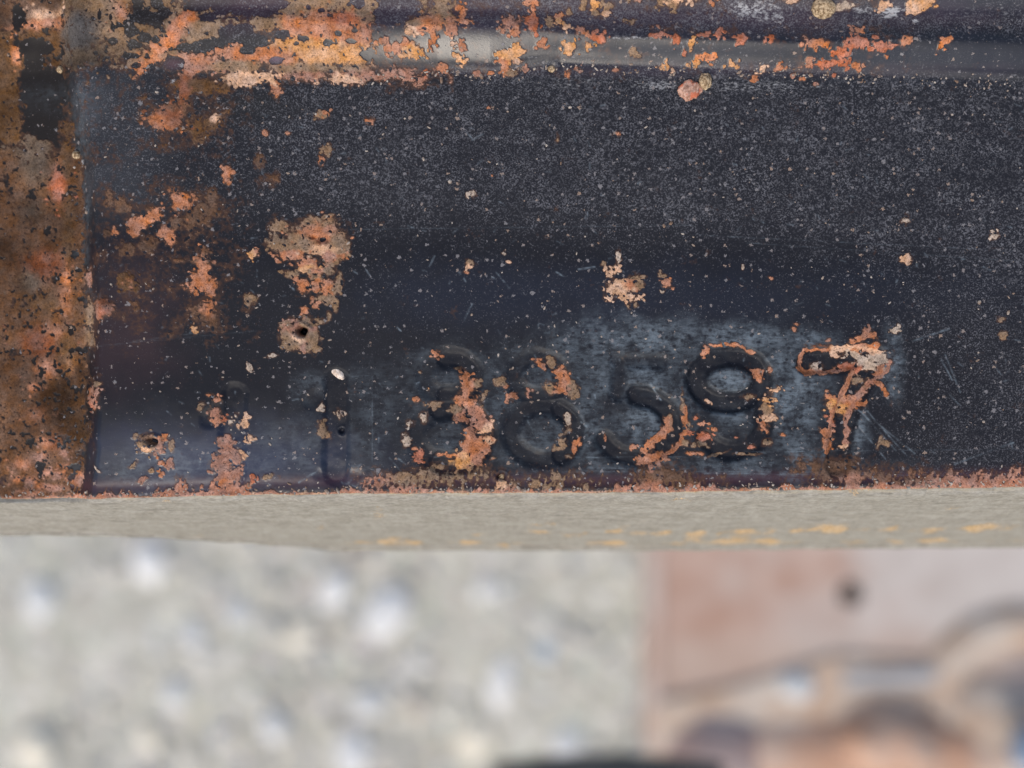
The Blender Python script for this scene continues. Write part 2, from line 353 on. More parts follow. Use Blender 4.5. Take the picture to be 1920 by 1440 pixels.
# the large scab and its trail
for a in [(565, 455, 42, 20, 1.05, TAN), (600, 440, 42, 26, 1.15, O), (628, 452, 24, 26, 1.15, TAN), (610, 467, 34, 12, 1.3, PE), (545, 478, 22, 10, 1.2, O), (520, 455, 18, 14, .9, TAN), (575, 492, 28, 8, .9, O), (618, 478, 18, 14, 1.1, PK), (612, 420, 16, 10, .8, TAN), (580, 420, 16, 12, .8, TAN), (530, 425, 14, 10, .3, TAN),
          (641, 472, 14, 8, 1.0, TAN), (475, 478, 7, 8, 1.1, YO), (480, 472, 5, 5, .9, O), (580, 502, 14, 7, 1, YO), (592, 508, 10, 9, .9, O), (616, 503, 10, 12, .75, TAN), (545, 514, 12, 6, 1, TAN), (590, 517, 10, 6, 1.1, TAN), (598, 526, 7, 5, 1, O), (637, 524, 6, 11, .9, TAN), (567, 540, 11, 12, .95, O), (574, 532, 5, 8, 1, O),
          (594, 542, 8, 6, 1, O), (616, 536, 10, 13, .95, O), (628, 542, 8, 8, .9, TAN), (610, 560, 13, 8, .85, TAN), (592, 574, 7, 5, 1, O), (583, 563, 4, 6, .9, O), (570, 581, 6, 7, .9, O), (628, 568, 4, 10, .7, TAN), (468, 560, 8, 8, .5, TAN), (617, 593, 5, 8, .7, TAN), (600, 600, 6, 4, .5, TAN), (640, 480, 12, 6, .9, O), (628, 490, 8, 6, .8, TAN)]:
    blob(*a)
# the crater with its rust ring
for k in range(14):
    a = k / 14 * 6.283
    blob(563 + 25 * math.cos(a) + random.uniform(-3, 3), 627 + 22 * math.sin(a) + random.uniform(-3, 3), 12 + random.uniform(-2, 4), 11 + random.uniform(-2, 3), 1.1, random.choice([O, PK, TAN, TAN]))
blob(555, 632, 12, 8, 1.3, PE)
# lower left: pit, lump, streaks by the first 1
for a in [(283, 832, 22, 16, 1.25, TAN), (278, 842, 14, 6, 1.5, PE), (298, 834, 12, 14, 1.1, PK), (262, 830, 6, 10, .9, TAN), (275, 820, 14, 8, 1, BR), (303, 866, 9, 6, 1.1, O), (318, 872, 6, 9, 1, PK), (285, 882, 6, 4, .9, TAN), (305, 885, 6, 5, .9, O), (250, 872, 9, 4, 1, TAN, -25), (268, 899, 9, 4, 1, PK, -25), (135, 893, 13, 5, 1.1, O, 35), (125, 905, 14, 6, 1, PK, 40), (310, 817, 6, 6, .9, O), (322, 836, 4, 8, .7, TAN), (180, 878, 8, 3, .8, LT, 35), (213, 851, 0.1, 0.1, .1, LT),
          (402, 775, 9, 14, 1.05, PK), (408, 790, 8, 6, 1, O), (432, 790, 6, 8, 1.1, LT), (422, 785, 5, 6, 1, RD), (408, 748, 8, 6, .8, O), (375, 763, 9, 6, .7, TAN), (395, 742, 6, 4, .8, O), (460, 780, 6, 8, 1.1, PE), (458, 795, 6, 8, 1.1, PE), (446, 800, 4, 5, .9, PE), (467, 820, 8, 5, 1, PE), (462, 828, 7, 3, .9, PE), (442, 778, 5, 5, .6, LT),
          (423, 830, 14, 12, 1.2, PK), (428, 850, 18, 12, 1.3, PK), (418, 870, 18, 16, 1.35, PK), (440, 860, 14, 10, 1.2, PK), (420, 890, 14, 14, 1.25, PK), (455, 858, 6, 8, 1.2, PE), (452, 848, 5, 4, 1.1, PE), (443, 888, 9, 14, 1.3, PK), (422, 905, 12, 12, 1.2, O), (474, 895, 6, 6, 1.1, RD), (505, 893, 8, 4, .7, TAN), (465, 912, 6, 5, 1, O),
          (602, 762, 5, 8, .9, LT), (604, 800, 7, 10, .8, TAN), (605, 812, 10, 6, .7, TAN), (635, 775, 5, 9, .8, LT), (470, 690, 5, 5, 1.1, LT), (513, 668, 7, 4, .7, LT)]:
    blob(*a[:6], *(a[6:] if len(a) > 6 else ()))
# third digit: heavy rust on its right strokes
for a in [(872, 710, 10, 14, 1.2, O), (880, 725, 14, 14, 1.3, O), (895, 722, 7, 8, 1, TAN), (868, 748, 12, 8, 1.1, O), (878, 755, 12, 10, 1.15, O), (856, 768, 10, 6, .9, TAN), (875, 770, 10, 10, 1.1, PK), (893, 772, 14, 14, 1.25, PK), (900, 790, 18, 16, 1.35, PK), (908, 800, 12, 12, 1.3, PE), (882, 812, 12, 16, 1.2, O), (866, 785, 12, 6, 1, O), (884, 832, 14, 14, 1.2, O),
          (905, 840, 16, 18, 1.35, O), (918, 828, 10, 9, 1.3, PE), (893, 855, 20, 14, 1.4, O), (868, 860, 16, 12, 1.3, YO), (866, 872, 14, 10, 1.3, YO), (843, 853, 14, 5, 1.1, O), (825, 852, 7, 4, 1, O), (848, 868, 8, 9, .7, TAN), (900, 868, 6, 6, .7, O), (785, 853, 8, 9, 1.1, RD), (786, 862, 12, 4, 1, RD), (777, 842, 5, 3, .9, O), (828, 878, 9, 4, .9, TAN), (818, 664, 7, 6, 1, O), (830, 667, 4, 4, 1, O),
          (857, 690, 9, 4, .8, TAN), (787, 697, 5, 4, .9, TAN), (781, 749, 6, 4, 1, O), (799, 759, 5, 4, .9, TAN), (818, 758, 11, 4, .8, TAN), (813, 766, 4, 4, .9, TAN), (805, 730, 3, 4, 1, YO), (796, 785, 6, 7, .5, LT), (763, 825, 6, 9, .6, LT), (768, 795, 5, 6, .5, LT), (905, 745, 5, 12, .8, TAN, 20), (925, 858, 5, 3, .9, TAN)]:
    blob(*a)
# fourth digit
for a in [(1014, 680, 11, 6, 1, O), (1018, 689, 6, 5, .9, O), (1032, 682, 6, 7, .9, TAN), (1052, 698, 12, 10, 1.3, O), (1058, 712, 12, 12, 1.35, O), (1054, 728, 9, 8, 1.2, O), (1048, 735, 8, 4, 1, O), (1075, 733, 8, 12, .95, TAN), (957, 742, 8, 8, 1.1, O), (948, 725, 4, 5, .9, O), (936, 717, 7, 6, .9, TAN), (991, 735, 6, 7, .9, PK), (1034, 726, 7, 8, .5, TAN),
          (1066, 790, 5, 8, .8, LT), (1062, 808, 6, 8, .6, TAN), (1054, 828, 7, 8, .8, TAN), (1045, 840, 8, 5, .8, TAN), (1086, 830, 6, 6, 1, O), (1077, 844, 4, 7, 1, O), (1068, 857, 6, 3, .6, TAN)]:
    blob(*a)
# fifth and sixth
line([(1256, 785), (1254, 800), (1240, 815), (1222, 832), (1210, 840)], 8, 1.2, O); line([(1258, 780), (1256, 800)], 6, 1, TAN)
for a in [(1188, 838, 6, 5, 1, O), (1134, 821, 3, 6, 1, O), (1235, 855, 16, 7, 1.2, O), (1212, 862, 16, 8, 1.2, O), (1240, 858, 12, 8, 1.1, O), (1222, 874, 8, 8, 1.2, PK), (1205, 865, 10, 6, 1, O), (1288, 793, 3, 4, 1, O), (1290, 797, 5, 6, .9, TAN), (1293, 810, 8, 5, 1.1, RD), (1320, 818, 14, 9, 1.3, RD), (1318, 832, 12, 5, .8, TAN), (1302, 850, 14, 4, 1.1, O), (1320, 796, 5, 5, .9, O), (1338, 805, 6, 4, 1, O),
          (1305, 785, 5, 4, .8, RD), (1280, 760, 3, 18, .7, TAN), (1283, 830, 8, 6, .6, TAN), (1345, 851, 18, 2.5, .8, TAN, -15), (1400, 852, 16, 2, .7, TAN), (1320, 658, 5, 8, 1, O), (1420, 700, 8, 8, 1, O), (1426, 708, 6, 8, 1, O), (1446, 694, 4, 8, .9, O), (1452, 733, 11, 7, 1.2, PE, -25), (1440, 750, 10, 6, 1, YO), (1439, 766, 8, 9, 1.1, TAN), (1440, 783, 11, 6, 1.2, PE), (1435, 805, 9, 8, 1, O), (1431, 795, 5, 9, 1, O), (1440, 828, 6, 8, .7, TAN),
          (1467, 816, 8, 4, 1.1, O), (1410, 838, 6, 3, .7, RD), (1380, 820, 4, 3, .8, RD), (1405, 745, 8, 4, .6, TAN)]:
    blob(*a)
line([(1284, 765), (1284, 800), (1278, 826), (1262, 845), (1248, 856)], 4.5, 1.1, O); line([(1335, 648), (1365, 646), (1385, 648), (1400, 656), (1414, 662)], 3.5, .9, O); line([(1325, 750), (1335, 757)], 3, 1, PE)
# seventh: rust traces its walls
line([(1500, 690), (1502, 668), (1506, 657), (1560, 655)], 4, 1.0, O); line([(1562, 655), (1600, 652), (1630, 652), (1650, 662)], 6, 1.35, PE); line([(1600, 653), (1640, 650)], 8, 1.2, O); line([(1600, 640), (1622, 630), (1640, 628)], 6, 1.0, O)
line([(1500, 690), (1512, 698), (1530, 697), (1560, 697), (1590, 690)], 5, 1.05, O); line([(1580, 690), (1606, 688), (1612, 692)], 7, 1.2, RD); line([(1600, 697), (1590, 715), (1578, 738), (1572, 752), (1562, 770), (1560, 785), (1555, 810), (1552, 840)], 6, 1.2, O)
line([(1665, 680), (1660, 695), (1640, 713), (1622, 728), (1612, 745), (1598, 765), (1590, 790), (1588, 830)], 4.8, 1.1, PK); line([(1640, 713), (1655, 725), (1660, 738)], 4.5, 1.1, O); line([(1655, 688), (1645, 702)], 7, 1.1, O)
for a in [(1632, 680, 24, 12, 1.3, LT), (1645, 675, 14, 14, 1.2, LT), (1600, 663, 14, 6, 1.1, LT), (1612, 715, 16, 8, .85, TAN), (1572, 760, 18, 14, 1.1, YO), (1590, 752, 22, 6, 1.0, O), (1553, 745, 8, 8, .8, O), (1605, 757, 14, 7, 1.0, O), (1532, 688, 10, 7, .6, LT), (1559, 790, 9, 9, 1.2, RD), (1550, 808, 12, 6, 1.1, O), (1552, 830, 9, 14, 1.15, O), (1587, 838, 5, 5, 1.1, PE), (1650, 826, 4, 12, .9, TAN, 20), (1660, 830, 8, 4, .8, TAN), (1570, 667, 7, 5, .9, PE),
          (1627, 619, 5, 6, 1, PK), (1489, 618, 4, 6, 1, O), (1494, 605, 5, 4, .9, O), (1553, 637, 5, 4, .9, PK), (1540, 648, 16, 3, .5, DR), (1685, 612, 5, 4, 1, LT), (1675, 618, 8, 5, .8, LT)]:
    blob(*a)
# middle right flecks
for a in [(1164, 540, 20, 16, 1.25, PE), (1178, 535, 14, 10, 1.1, O), (1180, 558, 10, 8, 1.1, PE), (1142, 558, 6, 8, .9, PE), (1200, 557, 5, 5, 1, PE), (1178, 574, 5, 5, .7, TAN), (1192, 572, 4, 5, .7, TAN), (1196, 528, 8, 12, .85, TAN), (1188, 520, 8, 4, .7, TAN), (1250, 530, 9, 7, 1.1, O), (1264, 540, 4, 3, 1, O), (1238, 516, 5, 6, .8, TAN), (1152, 502, 8, 5, .9, PE), (1134, 503, 4, 6, 1, PE), (1148, 510, 8, 5, .9, PE), (1132, 494, 4, 5, .9, TAN), (1160, 480, 4, 10, .9, LT), (1446, 522, 4, 4, 1, O), (1393, 502, 3, 5, 1, LT), (1243, 546, 5, 3, .9, LT),
          (875, 500, 6, 5, .9, PE), (880, 492, 6, 4, .7, TAN), (873, 511, 6, 4, .8, O), (951, 490, 6, 3, .9, PE), (946, 475, 4, 3, .8, LT), (884, 363, 6, 6, .8, LT), (923, 328, 3, 3, 1, O), (918, 202, 4, 3, .9, O), (1045, 258, 4, 6, .6, TAN), (1156, 252, 5, 4, .6, O), (1865, 440, 7, 6, .9, LT), (1700, 415, 5, 8, .6, LT), (1698, 485, 8, 6, .8, PE), (1880, 600, 6, 5, .7, TAN), (1880, 628, 5, 5, .6, TAN)]:
    blob(*a)
# rust fringe along the lower edge and the tufts that climb from it
fr = np.interp(U, [-1400, 130, 200, 420, 520, 600, 700, 900, 1050, 1150, 1250, 1400, 1560, 1680, 1760, 1920, 3300], [20, 10, 16, 26, 12, 6, 22, 16, 9, 22, 26, 12, 14, 10, 18, 24, 24])
dv = v_edge[None, :] - V
fr = fr * np.clip(.62 + .75 * perlin(U / 38, U * 0 + 4.4, 19) + .45 * perlin(U / 13, U * 0 + 7.7, 20), .12, 1.6)
put((slice(None), slice(None)), np.clip(1.0 - (dv + 1) / np.maximum(fr * 0.95, 1), -1, 0.75) * np.where(dv < 70, 1, 0) - np.where(dv < 70, 0, 1), (.44, .185, .105))
put((slice(None), slice(None)), np.where(dv < 40, np.clip(.55 - dv / 5.0, -1, .5), -1), PE)
for a in [(1225, 895, 30, 20, .6, BR), (1260, 900, 60, 12, .55, BR), (1575, 885, 55, 22, .6, BR), (1590, 895, 30, 14, .7, PK), (770, 900, 40, 12, .5, TAN), (850, 895, 60, 12, .35, TAN), (940, 905, 10, 14, .6, PE), (700, 900, 30, 12, .5, PK), (1020, 905, 60, 10, .3, TAN), (1820, 905, 140, 14, .55, PK), (1700, 900, 60, 12, .35, BR)]:
    blob(*a)

for a in list(crumbs): blob(*a)
edge_n = fbm(U, V, [46, 24, 12, 6], 71, .85)
fib = np.where(dv < 60, fbm(U + 0.3 * V, V * 0.35, [7, 4.5], 75) * 0.55, 0) * sstep(dv, 60, 30)
F = np.maximum(F, -1) + edge_n * 0.60 + fib
zone = np.zeros_like(U)
for (x, y, rx, ry, st) in [(115, 510, 34, 60, 1.0), (100, 720, 70, 130, 1.0), (60, 850, 90, 70, .8), (78, 410, 26, 50, .9), (60, 600, 90, 90, .45), (30, 330, 50, 60, .5), (110, 320, 30, 50, .6), (270, 55, 70, 60, 1.0), (200, 40, 50, 50, .55), (240, 110, 60, 24, .8), (60, 90, 60, 50, .6), (620, 60, 90, 50, .35)]:
    zone = np.maximum(zone, st * np.clip(1.4 - np.hypot((U - x) / rx, (V - y) / ry), 0, 1))
F -= 1.25 * sstep(fbm(U, V, [13, 6.5], 321, .8), .50, .68)
F -= 2.4 * zone * sstep(fbm(U, V, [34, 15, 7], 311, .8), .30, .46)
# paint islands that survived inside the orange, and dark painted into pit hollows
def island(x, y, rx, ry, s=1.6):
    sl = window(x - 2 * rx, x + 2 * rx, y - 2 * ry, y + 2 * ry)
    d = np.hypot((U[sl] - x) / rx, (V[sl] - y) / ry) + 0.35 * edge_n[sl]
    F[sl] -= s * (1 - sstep(d, .7, 1.15))
for a in [(450, 72, 32, 16), (480, 84, 24, 14), (470, 98, 16, 7), (535, 72, 14, 7), (618, 87, 12, 7), (560, 88, 6, 4), (575, 80, 12, 5), (660, 84, 14, 6), (638, 70, 9, 6), (607, 28, 6, 5), (583, 22, 4, 5), (380, 92, 24, 10), (350, 92, 18, 7), (410, 85, 20, 7), (520, 116, 18, 7), (330, 118, 18, 12), (690, 108, 14, 10), (440, 10, 90, 26), (500, 20, 40, 20), (400, 40, 22, 10), (675, 12, 14, 12), (730, 30, 24, 26),
          (265, 20, 8, 20), (300, 12, 12, 10), (312, 30, 12, 10), (285, 40, 30, 12), (250, 62, 16, 12), (300, 50, 10, 8), (275, 75, 18, 8), (255, 85, 14, 10), (295, 78, 9, 8), (215, 78, 9, 6), (190, 30, 4, 10), (212, 36, 4, 6), (180, 99, 5, 5), (245, 105, 16, 6), (255, 122, 14, 7), (566, 620, 9, 8), (287, 826, 8, 5), (604, 449, 8, 5), (15, 20, 14, 26), (50, 75, 34, 16), (60, 150, 46, 60), (50, 210, 40, 40), (40, 110, 24, 30)]:  # those over the pits put the hollows' shade into the colour
    island(*a)
F = np.clip(F, -1.2, 1.2)
RC = CC / CW[..., None]
RC = RC * (1 + 0.22 * fbm(U, V, [26, 11, 6], 81))[..., None]
lowv = np.clip(1 + .75 * fbm(U, V, [190, 80, 36], 331, .7), .35, 1.75)
RC *= (1 + (lowv - 1) * sstep(U, 420, 120))[..., None]
RC = np.clip(RC, .008, .9)

# ---- paint base colour, with some sky sheen painted in
P = np.empty(U.shape + (3,)); P[:] = (.0065, .0072, .0115)
def tint(x, y, rx, ry, col, s=1.0, n=.35):
    d = np.hypot((U - x) / rx, (V - y) / ry) + n * fbm(U, V, [120, 50, 25], 91)
    w = s * np.clip(1.15 - d, 0, 1) ** 1.2
    w = np.clip(w, 0, 1)[..., None]
    P[:] = P * (1 - w) + np.array(col) * w
tint(180, 190, 150, 90, (.034, .036, .042)); tint(150, 62, 60, 50, (.09, .088, .09)); tint(230, 330, 120, 110, (.026, .028, .034))
tint(500, 20, 240, 60, (.040, .022, .034)); tint(900, 25, 420, 45, (.040, .026, .040)); tint(1400, 40, 420, 45, (.034, .026, .038)); tint(240, 600, 130, 180, (.032, .018, .022), .9)
tint(400, 860, 330, 90, (.012, .018, .046)); tint(1300, 560, 700, 80, (.009, .0125, .024), .8); tint(900, 560, 300, 90, (.009, .0125, .024), .8)  # blue at lower left is reflected sky tinted into the paint
tint(1300, 40, 900, 40, (.034, .021, .034), .8); tint(1300, 132, 700, 16, (.030, .020, .030), .8); tint(325, 118, 26, 14, (.07, .03, .045)); tint(520, 114, 24, 10, (.10, .06, .09)); tint(1780, 740, 240, 200, (.0050, .0054, .0090), .9); tint(70, 140, 70, 60, (.016, .016, .016)); tint(60, 215, 60, 40, (.010, .009, .008)); tint(480, 200, 160, 40, (.011, .011, .012), .8)
fw_ = np.clip(np.maximum(sstep(U, xb + 14, xb - 8), (1 - sstep(V, 95, 135)) * (1 - sstep(U, 300, 420))), 0, 1)[..., None]
P[:] = P * (1 - fw_ * .9) + np.array((.013, .0095, .0075)) * fw_ * .9
bandw = np.exp(-((dv - 22) / 13) ** 2)[..., None] * 0.9
P[:] = P * (1 - bandw) + np.array((.040, .014, .024)) * bandw
edgew = np.clip(1 - dv / 7, 0, 1)[..., None] * (0.55 + 0.45 * perlin(U / 40, V / 40, 95))[..., None]
P[:] = P * (1 - edgew) + np.array((.42, .40, .36)) * edgew

# ---- rubbed paint with painted sky sheen (G), fine dust (B), chalk (A)
def field(lst, bgv=0.0, n=.3, waves=(80, 40, 20), seed=101):
    nz = fbm(U, V, waves, seed)
    f = np.full(U.shape, bgv)
    for (x, y, rx, ry, s) in lst:
        d = np.hypot((U - x) / rx, (V - y) / ry) + n * nz
        f = np.maximum(f, s * (1 - sstep(d, .10, 1.75)) ** 1.15)
    return f
WEAR_SHEEN = field([(1230, 640, 150, 40, .9), (1180, 710, 110, 60, .75), (1365, 714, 44, 26, 1.0), (1368, 770, 60, 34, .85), (1480, 740, 60, 100, .95), (1400, 628, 90, 30, .9), (1605, 820, 24, 60, .9), (1672, 690, 22, 60, .9), (1200, 790, 60, 40, .8), (1110, 790, 34, 60, .6), (1010, 815, 110, 70, .40), (1000, 710, 100, 50, .40), (850, 770, 130, 100, .28), (1300, 760, 190, 110, .35),  # grey-blue round the digits: rubbed paint and sky reflection painted together
              (1350, 872, 260, 18, .55), (840, 730, 24, 14, .35), (845, 835, 40, 16, .45), (700, 780, 60, 90, .30), (560, 840, 60, 60, .35), (580, 730, 40, 30, .35), (940, 770, 30, 40, .45), (1080, 650, 120, 40, .5), (1525, 640, 60, 30, .7), (1520, 850, 60, 40, .7), (1490, 850, 50, 50, .7), (300, 885, 130, 40, .40), (480, 885, 80, 30, .35), (660, 885, 40, 18, .5), (840, 668, 90, 14, .3), (140, 250, 20, 90, .35), (142, 400, 20, 120, .5), (150, 560, 20, 90, .4), (150, 190, 30, 60, .3), (120, 165, 120, 30, .15)], 0.0, .55, (150, 70, 32, 14))  # lower-left blue sheen and lit flange shoulder are painted in here too
WEAR_SHEEN *= np.clip(1 - DIGF / .30, .12, 1)
GLOSS = field([(860, 88, 260, 40, 1.0), (1250, 104, 420, 34, .9), (1760, 112, 420, 40, 1.0), (1800, 14, 300, 24, .8), (300, 870, 220, 90, .9), (480, 860, 160, 80, .8), (640, 880, 70, 60, .8)], 0, .25)
dust_hi = sstep(V - 0.05 * (U - 960) + 22 * fbm(U, V, [130, 60], 111), 500, 370)
DUST = 0.36 + 0.44 * dust_hi
DUST *= 1 - .28 * sstep(U, 700, 250)
DUST -= .14 * sstep(V, 600, 720) * (1 - sstep(U, 1560, 1800))
DUST += .14 * sstep(U, 1450, 1850) * sstep(V, 330, 620)
DUST += .14 * (1 - sstep(V, 60, 90)) * sstep(U, 690, 800)
DUST -= .16 * sstep(V, yc - 2, yc + 12) * (1 - sstep(V, yb - 22, yb - 5)) * sstep(U, 640, 760)
DUST *= 1 - .7 * sstep(U, xb + 20, xb - 10)
DUST += .22 * sstep(U + 40 * fbm(U, V, [150, 60], 117), 1480, 1860) * sstep(V, 440, 520) * (1 - sstep(V, 860, 900))
DUST *= 1 - .55 * GLOSS * (1 - sstep(V, 300, 400)) * sstep(V, yb + 6, yb - 14)
DUST = np.clip(DUST + .08 * fbm(U, V, [160, 70, 30], 113), .03, 1)
CHALK = field([(1400, 25, 60, 22, .85), (1440, 40, 40, 14, .8), (1665, 30, 30, 14, 1.0), (1710, 45, 14, 6, 1.0), (1620, 26, 50, 10, .7), (1400, 162, 200, 14, .60), (1230, 160, 60, 14, .75), (1060, 155, 120, 24, .5), (1850, 30, 120, 22, .45), (760, 155, 90, 18, .22), (1180, 80, 60, 4, .8), (1130, 78, 30, 4, .5), (980, 110, 60, 5, .45), (328, 153, 9, 5, 1.2), (340, 122, 8, 5, 1.1), (362, 110, 8, 4, 1.1), (408, 118, 6, 4, 1.1), (137, 298, 8, 14, .8), (136, 194, 6, 6, .8), (160, 155, 20, 12, .5), (722, 895, 20, 14, .5), (700, 880, 14, 20, .4)], 0, .35, (30, 14, 7), 121)
# scratches: thin bright hairlines in the paint
SCR = np.zeros_like(U)
def scratch(x0, y0, x1, y1, w=1.4, s=.8):
    sl = window(min(x0, x1) - 6, max(x0, x1) + 6, min(y0, y1) - 6, max(y0, y1) + 6)
    SCR[sl] = np.maximum(SCR[sl], s * np.exp(-(seg_dist(U[sl], V[sl], [(x0, y0), (x1, y1)]) / w) ** 2) * (0.55 + 0.45 * perlin(U[sl] / 12, V[sl] / 12, 131)))
for a in [(1680, 845, 1590, 745), (1700, 855, 1625, 770), (1715, 850, 1640, 790), (1660, 860, 1610, 800), (1710, 640, 1780, 616), (1790, 870, 1900, 830), (1765, 675, 1785, 712), (1772, 665, 1800, 735), (1780, 740, 1800, 760), (373, 880, 378, 855), (730, 858, 752, 884), (747, 860, 760, 870), (990, 790, 998, 806), (560, 905, 600, 880), (650, 908, 676, 885), (668, 912, 690, 888), (675, 915, 684, 895), (640, 905, 668, 912), (1090, 792, 1100, 800), (1220, 720, 1240, 750), (698, 705, 698, 865, 1, .35), (660, 706, 698, 704, 1, .3),
          (1085, 505, 1115, 500), (1043, 510, 1060, 520), (805, 500, 815, 480), (930, 510, 955, 540), (870, 600, 885, 570), (906, 250, 885, 262), (875, 248, 884, 258)]:
    scratch(*a)
for a in [(1300, 887, 1920, 893, .9, .45), (1000, 884, 1700, 886, .9, .4), (1060, 858, 1340, 856, .9, .35), (1340, 848, 1920, 842, .9, .25), (1100, 877, 1300, 880, .9, .3), (640, 430, 1300, 422, 1, .25), (1300, 440, 1900, 470, 1, .3), (1400, 455, 1920, 490, 1, .25), (170, 650, 480, 620, 1, .2), (250, 640, 420, 618, 1, .25)]:
    scratch(*a)
for k in range(240):                                     # short hairs of dust and nicks
    x, y = random.uniform(150, 1920), random.uniform(180, 880)
    a = random.gauss(0.15, .9); L = random.uniform(4, 13)
    scratch(x, y, x + L * math.cos(a), y + L * math.sin(a), 1.3, random.uniform(.3, .9))
MASK = np.stack([F, np.clip(WEAR_SHEEN, 0, 1) + 2 * SCR, DUST, np.clip(CHALK * .8, 0, 1)], -1)

# ---- rust stands proud, paint is thin
rustm = sstep(F, -.05, .12)
H += rustm * (0.045 + 0.030 * fbm(U, V, [14, 7], 141)) + 0.0016 * fbm(U, V, [9, 5], 143) * np.clip(DUST * 1.3, 0, 1)

# ---- positions of the face, then the lip that rolls over the edge
X = (U - 960) * PX
Y = (720 - V) * PX
Z = H * MM
lipf = np.interp(ua, [-1400, 0, 120, 300, 420, 560, 900, 1920, 3300], [.55, .56, .60, .74, .84, .985, 1.0, 1.05, 1.1]) + .012 * perlin(ua / 45, ua * 0 + 2.2, 7)
prof = []
nl = NLIP
for k in range(1, nl + 1):
    s = k / nl
    if s < .16:                                          # rounded corner
        a = s / .16 * R(62); r = .9
        prof.append((-r * math.sin(a), -r * (1 - math.cos(a))))
    elif s < .86:
        q = (s - .16) / .70
        y0, z0 = -.9 * math.sin(R(62)), -.9 * (1 - math.cos(R(62)))
        prof.append((y0 - 7.0 * q, z0 - 18.0 * q - 1.1 * math.sin(q * math.pi) * -.5))
    else:
        q = (s - .86) / .14
        y0, z0 = -.9 * math.sin(R(62)) - 7.0, -.9 * (1 - math.cos(R(62))) - 18.0
        a = q * R(150)
        prof.append((y0 - .7 * math.sin(a) + (3.0 * max(0, q - .6)), z0 - .9 * (1 - math.cos(a)) - 6 * max(0, q - .6)))
prof = np.array(prof)
lx = np.repeat(((ua - 960) * PX)[None, :], nl, 0)
ly = Y[-1][None, :] + prof[:, 0:1] * MM * lipf[None, :]
lz = Z[-1][None, :] * (1 - np.linspace(0, 1, nl)[:, None]) + prof[:, 1:2] * MM * lipf[None, :]
LU = np.repeat(ua[None, :], nl, 0); LV = np.repeat((np.arange(1, nl + 1) * 1.9)[:, None], NU, 1)
bumpl = .05 * fbm(LU / 4.0, LV, [46, 22], 151)
ly = ly - bumpl * MM * .9; lz = lz + bumpl * MM * .45
GX = np.vstack([X, lx]); GY_ = np.vstack([Y, ly]); GZ = np.vstack([Z, lz])
NR = NV + nl
pos = np.stack([GX, GY_, GZ], -1)
du = np.gradient(pos, axis=1); dw = np.gradient(pos, axis=0)
nrm = np.cross(dw, du); nrm /= np.linalg.norm(nrm, axis=-1, keepdims=True) + 1e-20
if nrm[50, NU // 2, 2] < 0: nrm = -nrm
# fields on the lip
lF = -.58 + fbm(LU / 3.2, LV, [26, 13, 7], 161) * .6 + .40 * np.clip(1 - LV / 5, 0, 1) + .60 * sstep(LU, 500, 1300) * np.exp(-((LV - 76) / 9) ** 2) + .58 * sstep(LU, 300, 900) * np.exp(-((LV - 99) / 7) ** 2) \
     + .5 * sstep(LU, 130, 0) * np.clip(1 - LV / 9, 0, 1)
lRC = np.empty(LU.shape + (3,)); lGL = np.zeros(LU.shape); lRC[:] = (.50, .34, .17)
lmask = np.stack([lF, np.zeros_like(lF), np.full_like(lF, .25), np.zeros_like(lF)], -1)
lP = np.empty(LU.shape + (3,)); lP[:] = (.225, .208, .170)
yel = (np.clip(1 - LV / 11, 0, 1) * np.clip(.55 + .9 * perlin(LU / 55, LV / 9, 171) + .5 * perlin(LU / 15, LV / 5, 172), 0, 1))[..., None]
lP[:] = lP * (1 - yel) + np.array((.62, .52, .34)) * yel
A_MASK = np.vstack([MASK, lmask]); A_RC = np.vstack([RC, lRC]); A_P = np.vstack([P, lP]); A_G = np.vstack([GLOSS, lGL]).reshape(-1, 1)

